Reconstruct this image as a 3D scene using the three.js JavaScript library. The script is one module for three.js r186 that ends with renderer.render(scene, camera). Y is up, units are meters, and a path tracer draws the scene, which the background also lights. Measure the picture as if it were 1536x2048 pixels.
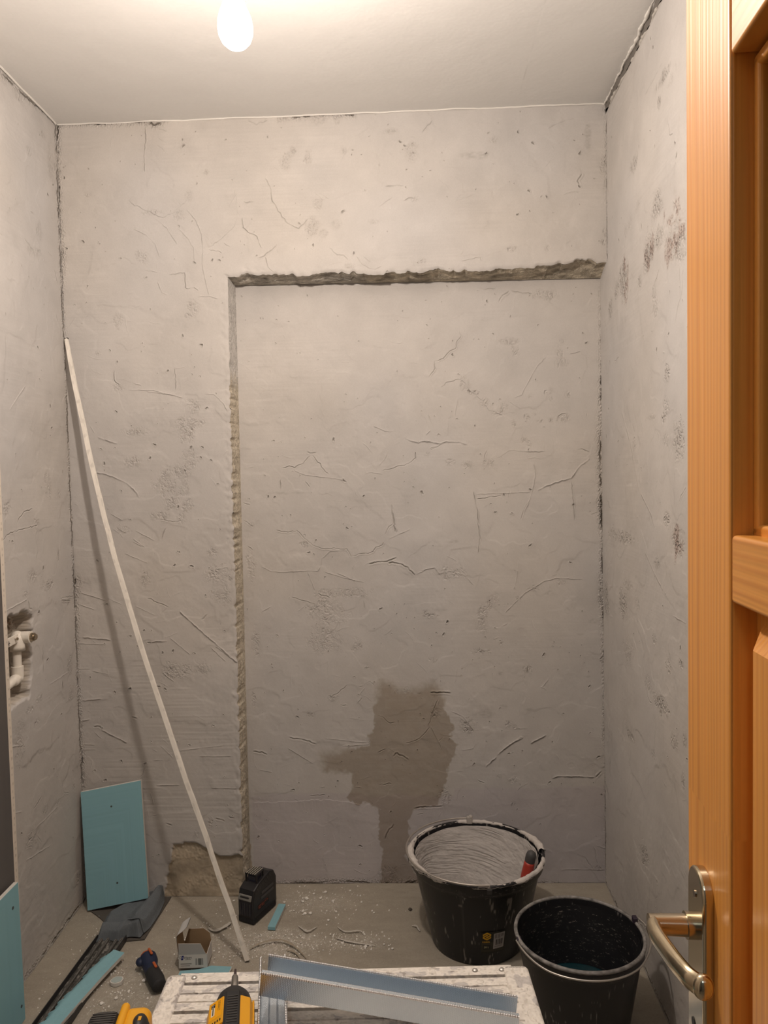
import * as THREE from 'three';
import { RoundedBoxGeometry } from 'three/addons/geometries/RoundedBoxGeometry.js';
import { mergeGeometries, mergeVertices } from 'three/addons/utils/BufferGeometryUtils.js';

// ---------------------------------------------------------------- camera, lamp, exposure
// metres; x to the right along the back wall, y up, z from the back wall towards the doorway
const scene = new THREE.Scene();
scene.background = new THREE.Color(0x000000);
const camera = new THREE.PerspectiveCamera(2 * Math.atan(1024 / 1500) * 180 / Math.PI, 0.75, 0.02, 30);
camera.position.set(1.1421, 1.4193, 2.4765);
camera.rotation.order = 'YXZ';
camera.rotation.set(-0.0452, 0.0375, -0.0213);
const renderer = new THREE.WebGLRenderer({ antialias: true });
renderer.toneMapping = THREE.LinearToneMapping;
renderer.toneMappingExposure = 1.0;
renderer.shadowMap.enabled = true;

const LAMP = new THREE.Vector3(0.8390, 2.2444, 1.09);       // the bare bulb
const LAMP_COLOUR = new THREE.Color().setRGB(1, 0.865, 0.755);
const LAMP_INTENSITY = 3.35;
const HALL_INTENSITY = 0.5;                              // cool lamp in the corridor behind the camera

const ROOM_WIDTH = 1.785, ROOM_HEIGHT = 2.6, ROOM_FRONT = 2.52, NICHE = 0.09;
const leftWallX = (z) => 0.0141 * z, rightWallX = (z) => 1.785 - 0.0147 * z;

// ---------------------------------------------------------------- helpers
function seeded(a) { return () => { a |= 0; a = a + 0x6D2B79F5 | 0; let t = Math.imul(a ^ a >>> 15, 1 | a); t = t + Math.imul(t ^ t >>> 7, 61 | t) ^ t; return ((t ^ t >>> 14) >>> 0) / 4294967296; }; }
const LATTICE = new Float32Array(65536); { const r = seeded(77); for (let i = 0; i < 65536; i++) LATTICE[i] = r() * 2 - 1; }
function noise(x, y) {                                        // value noise, -1 to 1
  const xi = Math.floor(x), yi = Math.floor(y); let fx = x - xi, fy = y - yi;
  fx = fx * fx * (3 - 2 * fx); fy = fy * fy * (3 - 2 * fy);
  const a = (yi & 255) << 8, b = ((yi + 1) & 255) << 8, c = xi & 255, d = (xi + 1) & 255;
  const p = LATTICE[a | c], q = LATTICE[a | d], r = LATTICE[b | c], s = LATTICE[b | d];
  return p + (q - p) * fx + (r - p + (p - q - r + s) * fx) * fy;
}
function fbm(x, y, n = 3) { let v = 0, a = 0.5; for (let i = 0; i < n; i++) { v += a * noise(x, y); x = x * 2.03 + 17.3; y = y * 2.03 + 9.1; a *= 0.5; } return v; }
const clamp = (v, a = 0, b = 1) => v < a ? a : v > b ? b : v;
const smooth = (a, b, v) => { const t = clamp((v - a) / (b - a)); return t * t * (3 - 2 * t); };
const V3 = (x, y, z) => new THREE.Vector3(x, y, z);
const taken = new Set();
function numbered(name) { if (!taken.has(name)) { taken.add(name); return name; } for (let i = 1; ; i++) { const n = name + '_' + String(i).padStart(3, '0'); if (!taken.has(n)) { taken.add(n); return n; } } }
function prep(o) { o.castShadow = true; o.receiveShadow = true; return o; }
function part(name, geometry, material, parent) { const m = prep(new THREE.Mesh(geometry, material)); m.name = name; parent.add(m); return m; }
function tag(o, label, category, group) { o.userData.label = label; o.userData.category = category; if (group) o.userData.group = group; return o; }
function thing(name, label, category, p = [0, 0, 0], group) { const o = new THREE.Group(); o.name = numbered(name); o.position.set(...p); scene.add(o); return tag(o, label, category, group); }
function single(name, geometry, material, label, category, group) { const m = part(numbered(name), geometry, material, scene); return tag(m, label, category, group); }
function structure(name, label, category = name.split('_')[0]) { const o = new THREE.Group(); o.name = numbered(name); scene.add(o); o.userData.kind = 'structure'; return tag(o, label, category); }
function xf(g, p = [0, 0, 0], r = [0, 0, 0], s = [1, 1, 1]) { g.applyMatrix4(new THREE.Matrix4().compose(V3(...p), new THREE.Quaternion().setFromEuler(new THREE.Euler(...r)), V3(...s))); return g; }
const rbox = (w, h, d, r = 0.0015, n = 2) => new RoundedBoxGeometry(w, h, d, n, Math.min(r, w / 2.01, h / 2.01, d / 2.01));
const box = (w, h, d) => new THREE.BoxGeometry(w, h, d);
const cyl = (r1, r2, h, n = 24) => new THREE.CylinderGeometry(r1, r2, h, n);
const lathe = (prof, n = 48) => new THREE.LatheGeometry(prof.map((p) => new THREE.Vector2(p[0], p[1])), n);
const tube = (pts, r, n = 60, rs = 8, closed = false) => new THREE.TubeGeometry(new THREE.CatmullRomCurve3(pts.map((p) => V3(...p)), closed, 'catmullrom', 0.5), n, r, rs, closed);
function merge(list) { return mergeGeometries(list.map((g) => { const h = g.index ? g.toNonIndexed() : g; for (const k of Object.keys(h.attributes)) if (!['position', 'normal', 'uv'].includes(k)) h.deleteAttribute(k); return h; })); }
function bar(a, b, w, h, r = 0.001) {                          // a rounded bar from a to b
  const A = V3(...a), B = V3(...b), g = rbox(w, h, A.distanceTo(B), r), m = new THREE.Matrix4().lookAt(A, B, V3(0, 1, 0.001)); m.setPosition(A.clone().add(B).multiplyScalar(0.5)); g.applyMatrix4(m); return g;
}
function extrude(pts, depth, bevel = 0, holes = []) {
  const s = new THREE.Shape(pts.map((p) => new THREE.Vector2(...p)));
  for (const h of holes) s.holes.push(new THREE.Path(h.map((p) => new THREE.Vector2(...p))));
  return new THREE.ExtrudeGeometry(s, { depth, bevelEnabled: bevel > 0, bevelSize: bevel, bevelThickness: bevel, bevelSegments: 2, steps: 1 });
}
// a surface over a grid: at(i / nu, j / nv) gives [x, y, z, u, v]; its faces look towards the point `seen`
function sheet(nu, nv, at, seen, keep, colour) {
  const P = new Float32Array((nu + 1) * (nv + 1) * 3), U = new Float32Array((nu + 1) * (nv + 1) * 2), K = colour && new Float32Array(P.length), I = [];
  for (let j = 0, k = 0; j <= nv; j++) for (let i = 0; i <= nu; i++, k++) { const p = at(i / nu, j / nv, i, j); P.set(p.slice(0, 3), k * 3); U[k * 2] = p[3]; U[k * 2 + 1] = p[4]; if (K) K.set(colour(i / nu, j / nv, p), k * 3); }
  const m = (nv >> 1) * (nu + 1) + (nu >> 1), v = (k) => V3(P[k * 3], P[k * 3 + 1], P[k * 3 + 2]);
  const n = v(m + 1).sub(v(m)).cross(v(m + nu + 1).sub(v(m))), flip = n.dot(V3(...seen).sub(v(m))) < 0;
  for (let j = 0; j < nv; j++) for (let i = 0; i < nu; i++) { if (keep && !keep(i, j)) continue; const a = j * (nu + 1) + i, b = a + 1, c = a + nu + 1, d = c + 1; flip ? I.push(a, c, b, b, c, d) : I.push(a, b, c, b, d, c); }
  const g = new THREE.BufferGeometry(); g.setAttribute('position', new THREE.BufferAttribute(P, 3)); g.setAttribute('uv', new THREE.BufferAttribute(U, 2)); if (K) g.setAttribute('color', new THREE.BufferAttribute(K, 3)); g.setIndex(I); g.computeVertexNormals(); return g;
}
const toSRGB = (v) => { v = clamp(v); return Math.round(255 * (v <= 0.0031308 ? 12.92 * v : 1.055 * Math.pow(v, 1 / 2.4) - 0.055)); };
function colourTexture(w, h, fn, wrap = true) {                 // fn(u, v) gives linear [r, g, b]
  const d = new Uint8Array(w * h * 4);
  for (let j = 0, k = 0; j < h; j++) for (let i = 0; i < w; i++, k += 4) { const c = fn((i + 0.5) / w, (j + 0.5) / h); d[k] = toSRGB(c[0]); d[k + 1] = toSRGB(c[1]); d[k + 2] = toSRGB(c[2]); d[k + 3] = 255; }
  return finish(new THREE.DataTexture(d, w, h, THREE.RGBAFormat), true, wrap);
}
function valueTexture(w, h, fn, wrap = true) { const d = new Float32Array(w * h); for (let j = 0, k = 0; j < h; j++) for (let i = 0; i < w; i++, k++) d[k] = fn((i + 0.5) / w, (j + 0.5) / h); return finish(new THREE.DataTexture(d, w, h, THREE.RedFormat, THREE.FloatType), false, wrap); }
function finish(t, srgb, wrap) { t.magFilter = THREE.LinearFilter; t.minFilter = THREE.LinearMipmapLinearFilter; t.generateMipmaps = true; if (wrap) t.wrapS = t.wrapT = THREE.RepeatWrapping; if (srgb) t.colorSpace = THREE.SRGBColorSpace; t.needsUpdate = true; return t; }
const std = (c, roughness = 0.8, more = {}) => new THREE.MeshStandardMaterial({ color: Array.isArray(c) ? new THREE.Color().setRGB(...c) : new THREE.Color(c), roughness, metalness: 0, side: THREE.DoubleSide, ...more });
const phys = (c, roughness, more = {}) => new THREE.MeshPhysicalMaterial({ color: Array.isArray(c) ? new THREE.Color().setRGB(...c) : new THREE.Color(c), roughness, side: THREE.DoubleSide, ...more });
function canvasTexture(w, h, draw) { const c = document.createElement('canvas'); c.width = w; c.height = h; draw(c.getContext('2d'), w, h); const t = new THREE.CanvasTexture(c); t.colorSpace = THREE.SRGBColorSpace; return t; }

// ---------------------------------------------------------------- trowelled plaster: ridges, cracks, pits and rough spots measured on the walls (millimetres)
const FEATURES = {
 back: {
  lines: [["S",[230,2351,251,2331,306,2304,345,2288,384,2306,424,2342,452,2391]],["R",[244,2256,286,2235,316,2203,329,2160]],["R",[314,2291,356,2254,389,2200]],["R",[391,2255,424,2220,443,2186,443,2140]],["R",[421,2315,452,2278,470,2231,473,2189,469,2130,476,2088,488,2032]],["S",[488,2185,541,2216,578,2251,593,2290,584,2374]],["C",[355,2102,408,2107,410,2060,419,2054,441,2059,453,2046]],["R",[318,2084,332,2046,353,2036]],["R",[448,2029,487,2030,522,2019]],["C",[293,2585,296,2552,287,2494,285,2435]],["C",[333,2577,369,2563]],["C",[490,2180,518,2175,539,2166]],["C",[540,2200,564,2184]],["G",[5,2596,-1,2513,-3,2344,-2,2217,3,2175,-11,2047,-8,1919]],["C",[-25,2133,-12,2082]],["G",[5,2602,101,2604,166,2598,196,2595,291,2600,325,2588,360,2597]],["C",[684,2408,700,2370,703,2337,727,2294,756,2255,790,2240,812,2254,825,2270]],["C",[603,2282,606,2248,627,2230,650,2217,660,2192,668,2177]],["C",[720,2190,672,2153,650,2146]],["C",[676,2153,686,2115,705,2098]],["C",[608,2327,651,2330]],["C",[887,2176,912,2152,937,2147,951,2130]],["R",[975,2148,996,2118,1017,2105,1038,2100,1060,2112]],["R",[997,2147,1026,2121]],["C",[1197,2526,1233,2568]],["C",[1132,2314,1149,2323,1174,2320]],["C",[1073,2365,1137,2363]],["R",[1051,2300,1102,2331]],["C",[629,2593,659,2577,702,2590]],["G",[736,2595,838,2599,906,2601,977,2594]],["K",[1707,2385,1709,2377,1696,2359,1700,2342]],["R",[1596,2526,1646,2547,1687,2556]],["C",[1315,2117,1382,2127,1386,2113]],["C",[1315,2136,1328,2148]],["G",[1791,2580,1795,2539,1794,2437,1795,2376,1797,2273]],["T",[82,1458,117,1453,149,1441,181,1426,212,1401,234,1368]],["T",[96,1576,131,1564,167,1550]],["R",[130,1320,176,1294]],["R",[154,1269,186,1252]],["R",[202,1236,247,1203]],["R",[212,1263,280,1225]],["R",[201,1226,238,1207]],["R",[174,1186,254,1150]],["R",[463,1712,495,1707,526,1677,538,1647]],["R",[221,1755,255,1742]],["R",[206,1730,293,1726,394,1698]],["R",[266,1724,357,1710]],["C",[365,1798,367,1724]],["C",[160,1799,161,1765,179,1742]],["C",[297,1296,324,1291,343,1288,375,1292]],["C",[319,1270,299,1229]],["R",[72,1618,90,1586]],["C",[697,1459,724,1465,742,1463,774,1475,797,1502]],["K",[784,1515,802,1508,820,1508]],["C",[802,1502,828,1472,836,1461,858,1434]],["R",[738,1454,778,1435,867,1424,925,1412]],["C",[692,1424,688,1383]],["C",[777,1417,794,1390]],["R",[979,1435,1006,1441,1037,1434,1046,1432]],["C",[1044,1443,1091,1455,1131,1465,1156,1485,1159,1511]],["R",[1120,1554,1150,1540]],["T",[1133,1547,1168,1538,1195,1544,1217,1539,1241,1532]],["C",[1207,1510,1241,1523]],["R",[1191,1561,1213,1581]],["R",[1218,1598,1201,1638]],["R",[1014,1599,1054,1580,1085,1577]],["K",[1073,1331,1076,1295,1080,1259,1084,1230]],["C",[1078,1264,1064,1251,1046,1222]],["C",[1079,1288,1087,1277]],["R",[1059,1210,1136,1243]],["C",[1045,1202,1036,1188,1014,1180,1004,1164,968,1160,928,1152,915,1175,870,1180,843,1178,798,1193,767,1220,745,1245,714,1239,669,1247]],["R",[823,1120,829,1147,856,1171,915,1175]],["K",[986,1124,1022,1130,1057,1134,1089,1143]],["K",[1053,1130,1106,1120,1128,1104,1150,1083]],["R",[1150,1085,1187,1103,1218,1109,1231,1091]],["R",[615,1124,651,1105,701,1102,778,1105,814,1104,823,1120]],["R",[778,1103,790,1066,803,1035]],["R",[832,1102,904,1078,975,1061]],["R",[877,1097,930,1073]],["C",[717,1013,798,989]],["C",[807,1025,857,1007]],["C",[969,1000,971,969]],["C",[559,1348,585,1334]],["C",[557,1283,588,1266]],["C",[572,1197,590,1176]],["C",[1376,2050,1411,2046,1441,2048]],["K",[1485,2038,1463,2024,1447,2000]],["C",[1485,2038,1563,2026]],["C",[1317,1915,1319,1889,1305,1874,1301,1854,1274,1838,1249,1814,1229,1810,1231,1786,1206,1759]],["S",[1243,1720,1270,1739,1301,1747,1319,1745,1344,1709,1388,1673,1409,1641,1457,1625]],["R",[1491,1681,1520,1691,1529,1709,1551,1747,1573,1786,1604,1816]],["R",[1678,1822,1722,1832]],["C",[1639,1614,1654,1620,1674,1621]],["C",[1739,1625,1737,1607]],["C",[1736,1550,1728,1542]],["C",[1703,1503,1723,1500,1749,1491]],["T",[1174,1541,1200,1541,1240,1531,1262,1539,1306,1536,1337,1526]],["C",[1206,1512,1222,1522,1249,1528]],["C",[1401,1507,1389,1470]],["R",[1556,1466,1562,1427,1555,1383,1541,1334,1519,1290]],["C",[1537,1330,1510,1264]],["T",[1566,1365,1608,1384,1652,1398,1683,1406,1718,1450,1749,1471]],["C",[1361,1338,1409,1346,1453,1351]],["R",[1361,1358,1546,1361]],["C",[1354,1369,1360,1324,1366,1289,1370,1235]],["C",[1476,1369,1471,1340]],["C",[1685,1397,1691,1318,1694,1260]],["S",[1433,1478,1482,1503,1548,1495,1600,1498]],["G",[1795,2040,1791,1824,1788,1676,1782,1545,1783,1413,1784,1236]],["C",[1364,1302,1368,1258,1372,1204,1366,1151]],["R",[1501,1128,1494,1068,1484,1028]],["R",[1524,1027,1547,1038,1577,1026]],["R",[1452,947,1520,1014,1587,1055,1631,1066,1719,1060]],["R",[1165,1100,1214,1108,1232,1086,1268,1096,1316,1082,1351,1043]],["R",[1438,900,1465,916]],["R",[1411,856,1436,867]],["R",[1343,814,1393,820]],["K",[1530,766,1527,734]],["K",[1189,675,1216,672,1238,676,1265,671]],["R",[1224,656,1214,615,1191,583]],["R",[1259,610,1304,591,1343,536]],["T",[1437,471,1477,498,1513,516]],["T",[1535,493,1594,523]],["G",[1783,1329,1788,1197,1784,1019,1792,884,1793,704,1798,523]],["R",[3,1019,68,995]],["R",[14,1056,107,1027]],["T",[17,903,120,892]],["R",[2,882,101,878]],["R",[-6,795,46,795]],["R",[46,788,106,775]],["T",[4,685,80,691]],["T",[-4,614,39,621]],["K",[43,597,66,595,76,585]],["T",[71,585,117,561,163,537]],["R",[0,517,54,517]],["R",[3,536,50,533]],["T",[246,885,312,886]],["T",[352,988,393,948,438,906,465,883,501,850,546,807]],["R",[455,864,509,812]],["R",[469,869,542,812]],["R",[317,899,389,837]],["R",[292,982,316,1005]],["R",[204,1007,273,973]],["C",[242,1034,320,1000]],["K",[426,953,438,966,450,975]],["R",[285,782,330,745]],["R",[294,785,335,759]],["R",[401,491,518,490]],["R",[332,510,491,528]],["R",[246,478,283,478]],["R",[440,382,533,379]],["R",[252,392,337,392]],["K",[450,273,488,266]],["K",[495,282,521,275]],["K",[280,257,306,250]],["C",[234,283,253,288]],["K",[176,624,199,622]],["C",[221,454,196,414]],["G",[-1,1098,-4,959,-10,819,-6,678,-6,560,-2,489,-3,394]],["K",[695,521,744,512,793,495]],["R",[689,485,786,423]],["K",[567,472,600,469,619,458]],["R",[587,408,637,399]],["C",[846,660,885,687,907,706]],["C",[878,632,906,632]],["C",[936,635,961,659]],["C",[970,708,984,715,1000,703]],["C",[971,760,990,769]],["C",[945,700,964,699]],["C",[1005,463,1038,477]],["K",[1057,449,1070,460,1092,454,1113,435]],["C",[1104,495,1137,506,1175,533,1186,552,1192,585,1220,651]],["R",[1192,558,1212,514,1233,470]],["C",[1234,519,1215,500]],["K",[1191,673,1226,674,1267,672]],["C",[1008,598,1051,570,1073,570]],["R",[800,342,822,348]],["C",[764,312,822,317]],["C",[706,301,727,293]],["K",[1126,266,1176,271,1230,273]],["C",[1137,243,1164,252]],["K",[1026,155,1035,183,1060,210]],["C",[1064,149,1075,143]],["C",[1030,65,1043,48]],["C",[1079,65,1101,62]],["C",[1006,352,1057,353]],["R",[821,517,973,499]],["R",[880,489,979,494]],["S",[947,283,827,301,705,293,562,291]],["G",[642,-4,830,4,896,7,973,-2,1149,3]],["T",[1419,451,1440,472,1503,515,1512,512]],["T",[1380,408,1387,419,1419,449]],["T",[1532,491,1588,522]],["T",[1604,370,1626,377,1693,377,1756,374]],["K",[1756,371,1780,396]],["C",[1348,367,1377,353]],["K",[1466,270,1473,288]],["R",[1277,397,1304,399]],["R",[1296,470,1337,477,1350,500]],["C",[1717,89,1744,47]],["C",[1747,130,1762,66]],["R",[1632,47,1789,47]],["G",[1797,610,1792,542,1800,405,1799,268,1800,84]],["G",[1564,-4,1676,-18,1784,-22]]],
  rough: [[100,2372,13,9,0],[434,1996,18,26,0],[433,2357,13,17,0],[178,1961,18,26,0],[492,2432,8,9,0],[393,2297,25,17,0],[267,2166,21,25,0],[416,1971,11,9,0],[306,2308,31,10,0],[837,2240,30,33,0],[871,2222,17,16,0],[910,2246,21,17,0],[753,2452,17,25,0],[775,2484,13,17,0],[941,2486,17,16,0],[1160,2470,25,29,0],[1098,2540,21,10,0],[856,2315,17,21,0],[826,2466,12,21,0],[953,2113,17,6,0],[1037,2252,17,8,0],[1174,2320,12,8,0],[1191,2120,11,10,0],[867,2584,25,15,0],[922,2584,13,15,0],[1596,2150,10,9,0],[1483,2151,17,8,0],[1425,2498,13,15,0],[1781,2409,17,25,0],[1785,2335,12,25,0],[1784,2195,10,16,0],[1779,2164,17,8,0],[1728,2501,9,58,1],[1370,2453,50,11,1],[170,1738,20,11,0],[110,1854,8,8,0],[233,1591,51,13,0],[425,1673,27,23,0],[400,1610,55,27,0],[399,1574,27,27,0],[405,1497,28,37,0],[362,1452,37,27,0],[324,1416,37,36,0],[384,1402,18,28,0],[345,1357,28,28,0],[395,1342,19,23,0],[371,1297,18,19,0],[170,1262,23,12,0],[297,1307,28,13,0],[473,1185,14,19,0],[498,1106,51,32,0],[243,1097,14,28,0],[211,1492,28,18,0],[0,1087,28,37,0],[-8,1456,11,74,0],[-9,1332,12,56,0],[584,1124,18,54,0],[771,1198,14,9,0],[588,1269,9,7,0],[830,1025,27,18,0],[925,1028,63,18,0],[717,1375,68,3,1],[1602,2022,48,15,0],[1332,1731,17,26,0],[1362,1700,17,9,0],[1392,1668,18,13,0],[1436,1636,26,11,0],[1458,1653,17,13,0],[1483,1871,39,13,0],[1500,1840,13,17,0],[1648,1828,13,27,0],[1656,1792,22,21,0],[1657,1866,8,8,0],[1548,1686,9,9,0],[1600,1696,5,5,0],[1618,1704,7,9,0],[1618,1674,6,6,0],[1672,1687,9,9,0],[1538,1616,9,8,0],[1562,1625,6,4,0],[1582,1600,11,5,0],[1617,1602,9,6,0],[1658,1609,27,13,0],[1492,1591,7,15,0],[1526,1540,14,9,0],[1542,1526,8,9,0],[1274,1470,18,11,0],[1332,1460,17,11,0],[1402,1461,18,13,0],[1199,1496,9,8,0],[1780,1514,8,26,0],[1782,1325,7,66,0],[1551,1036,22,7,0],[1646,1052,15,11,0],[1502,998,13,8,0],[1377,949,17,27,0],[1372,908,22,22,0],[1203,942,26,9,0],[1180,951,14,9,0],[1771,1005,13,26,0],[1780,992,11,45,0],[1438,846,6,8,0],[1397,813,7,9,0],[1361,818,27,11,0],[1530,752,15,18,0],[1210,610,18,27,0],[1326,545,18,9,0],[1460,562,11,11,0],[1483,551,8,9,0],[1204,790,14,9,0],[1268,1090,53,27,0],[1413,988,18,26,0],[1710,872,13,4,1],[1753,916,17,7,1],[1434,740,8,4,1],[1731,725,11,3,1],[1443,624,14,7,1],[1389,600,27,14,1],[1528,612,11,4,1],[1278,1197,18,5,1],[1234,1184,13,3,1],[336,787,52,28,0],[430,795,28,19,0],[436,254,9,24,0],[387,216,12,14,0],[498,1035,37,28,0],[-10,748,7,56,0],[852,660,16,11,0],[777,603,12,12,0],[1203,607,14,22,0],[1075,680,11,8,0],[1113,685,14,8,0],[1156,673,8,5,0],[1236,309,22,33,0],[1326,546,22,17,0],[843,956,65,55,0],[835,863,65,44,0],[943,840,22,22,0],[590,861,16,44,0],[1040,32,33,34,0],[578,658,6,34,0],[1474,366,18,9,0],[1425,378,13,7,0],[1473,283,7,9,0],[1753,52,22,9,0],[1798,130,9,92,0],[1315,560,27,23,0]],
  pits: [[73,2221],[17,2200],[502,2146],[526,2145],[443,2140],[396,1903],[456,1872],[19,2429],[419,2518],[936,2289],[836,2184],[969,2154],[1127,2504],[1141,2491],[1506,2520],[1553,2484],[1539,2334],[1596,2313],[1502,2260],[1703,2447],[1404,2457],[1700,2342],[117,1487],[80,1162],[272,1502],[289,1546],[468,1663],[342,1789],[459,1870],[444,1500],[478,1490],[388,1458],[362,1337],[342,1141],[400,1138],[164,1659],[411,1534],[450,1534],[92,1414],[878,1554],[648,1363],[670,1361],[977,1359],[918,1249],[1177,1367],[783,1167],[911,1412],[1344,1707],[1289,1831],[1408,2007],[1739,1858],[1456,1354],[1426,1294],[1690,1316],[1691,1314],[1546,1369],[1256,921],[1242,876],[1543,1178],[1678,1118],[1584,801],[1780,788],[1738,691],[175,725],[176,724],[123,714],[183,904],[106,1014],[231,923],[137,476],[217,466],[-4,479],[78,410],[274,731],[297,722],[372,529],[292,846],[327,852],[246,881],[707,335],[864,364],[1047,255],[729,593],[579,167],[938,133],[1027,968],[1256,920],[1599,356],[1767,444],[1777,312],[1340,422],[1460,458]] },
 left: {
  lines: [["C",[205,2248,177,2251]],["C",[99,2159,64,2158]],["C",[248,2158,183,2130]],["C",[57,2120,30,2075]],["C",[55,1975,41,1950]],["G",[347,2587,266,2591,189,2590,85,2602,4,2603]],["C",[265,1349,315,1343,348,1327,361,1312]],["C",[244,1297,303,1294,374,1289,412,1284,457,1261]],["R",[375,1636,275,1718]],["C",[110,1226,110,1173]],["R",[459,1070,321,1086]],["K",[317,1083,311,1057,291,1048]],["C",[111,1054,10,1044]],["C",[102,1043,32,1034]],["R",[209,800,74,804]],["K",[119,790,114,757]],["C",[238,936,241,843]],["C",[323,641,320,625]],["C",[392,705,376,679]],["R",[455,693,377,668]],["C",[143,429,104,410]],["C",[79,429,57,406]],["C",[327,378,299,340]],["C",[394,373,353,355]],["R",[458,505,402,484]],["R",[335,401,179,404]],["C",[283,479,339,460]],["R",[110,1052,41,1041]],["C",[202,1112,171,1110]],["R",[397,337,242,306]]],
  rough: [[96,2524,15,11,0],[48,2454,32,58,0],[193,2433,19,13,0],[148,2212,25,28,0],[243,2570,36,18,0],[332,2574,24,17,0],[183,2134,59,18,0],[162,1429,23,47,0],[90,1389,14,16,0],[243,1309,21,10,0],[286,1152,33,24,0],[190,1109,45,17,0],[421,1358,22,16,0],[112,1200,11,26,0],[328,1101,16,8,0],[332,758,28,9,0],[277,775,19,12,0],[61,822,24,31,0],[57,731,23,26,0],[396,663,27,36,0],[272,430,24,14,0],[355,382,37,27,0],[189,413,21,12,0],[60,107,18,21,0],[293,712,19,9,0],[399,729,35,18,0]],
  pits: [[38,2392],[78,2346],[189,1843],[124,1669],[121,1601],[214,1164],[392,1262],[451,1288],[254,1035],[54,1462],[212,878],[201,528],[134,682],[412,424],[452,373],[253,1033]] },
 right: {
  lines: [["C",[449,2308,474,2301]],["C",[601,2271,617,2226,643,2218]],["R",[425,2414,570,2422]],["C",[379,2102,385,2073]],["C",[540,1936,479,1889]],["C",[685,1899,684,1822]],["C",[706,1888,695,1830,665,1803,644,1767]],["R",[164,1607,258,1501,344,1366]],["R",[358,1362,452,1309,489,1273]],["C",[725,1383,691,1362,675,1344]],["C",[595,1313,573,1308,555,1292]],["C",[143,1773,81,1767]],["R",[578,1715,556,1722]],["R",[393,1204,490,1146,550,1117]],["C",[573,1199,579,1149]],["R",[620,1066,722,1066]],["C",[468,773,484,744,467,668]],["C",[403,819,420,799,453,794]],["C",[643,775,602,737]],["C",[714,817,716,770]],["K",[18,578,12,518]],["K",[-9,479,-16,408]]],
  rough: [[570,2384,54,14,0],[624,2353,20,14,0],[535,2341,17,17,0],[352,2151,21,14,0],[519,2095,46,33,0],[661,1984,78,37,0],[686,1936,48,30,0],[456,2012,50,42,0],[530,2011,34,32,0],[248,2129,45,21,0],[197,1996,48,51,0],[362,1941,20,24,0],[312,2282,36,24,0],[206,1970,47,56,0],[123,1982,25,27,0],[370,1944,20,15,0],[438,1984,38,38,0],[498,1859,24,45,0],[589,1663,22,21,0],[588,1581,27,26,0],[565,1557,17,14,0],[587,1501,27,18,0],[41,1942,27,32,0],[296,1499,18,25,0],[672,1493,40,51,0],[659,1263,51,28,0],[584,1301,22,18,0],[462,1565,38,7,0],[154,1223,144,18,0],[668,1236,50,18,0],[506,1180,18,15,0],[319,1045,22,19,0],[172,1020,51,51,0],[224,1084,50,17,0],[-47,989,37,63,0],[420,840,34,26,0],[516,818,73,25,0],[467,663,23,10,0],[234,637,49,14,0],[630,756,33,18,0],[708,788,14,17,0],[591,938,20,28,0],[684,962,23,11,0],[472,977,23,15,0],[377,340,43,32,0],[220,889,59,44,0],[694,686,13,18,0]],
  pits: [[472,2533],[492,2500],[653,2190],[151,2122],[663,2157],[535,2345],[3,1628],[119,1517],[-30,1540],[509,1733],[601,1756],[280,949],[676,997],[528,797],[720,745],[493,325]] },
};
const OUTLINES = {"wet":[1022,713,1004,653,997,598,1002,560,974,527,979,494,809,456,818,401,911,389,913,345,898,300,936,275,958,286,1006,266,1001,155,1017,132,1009,-13,1148,-13,1122,54,1096,99,1114,177,1109,232,1126,268,1170,271,1214,279,1225,326,1254,414,1276,453,1282,486,1256,524,1273,557,1241,607,1232,684,1200,706,1140,685,1075,685,1054,707],"bare":[303,184,346,193,389,189,415,175,440,157,465,145,499,142,526,152,551,138,541,-115,260,-61,283,97,296,140],"hole":[548,1067,462,1053,394,1055,320,1050,298,1031,313,887,330,802,374,797,416,796,483,794,569,806]};

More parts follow.
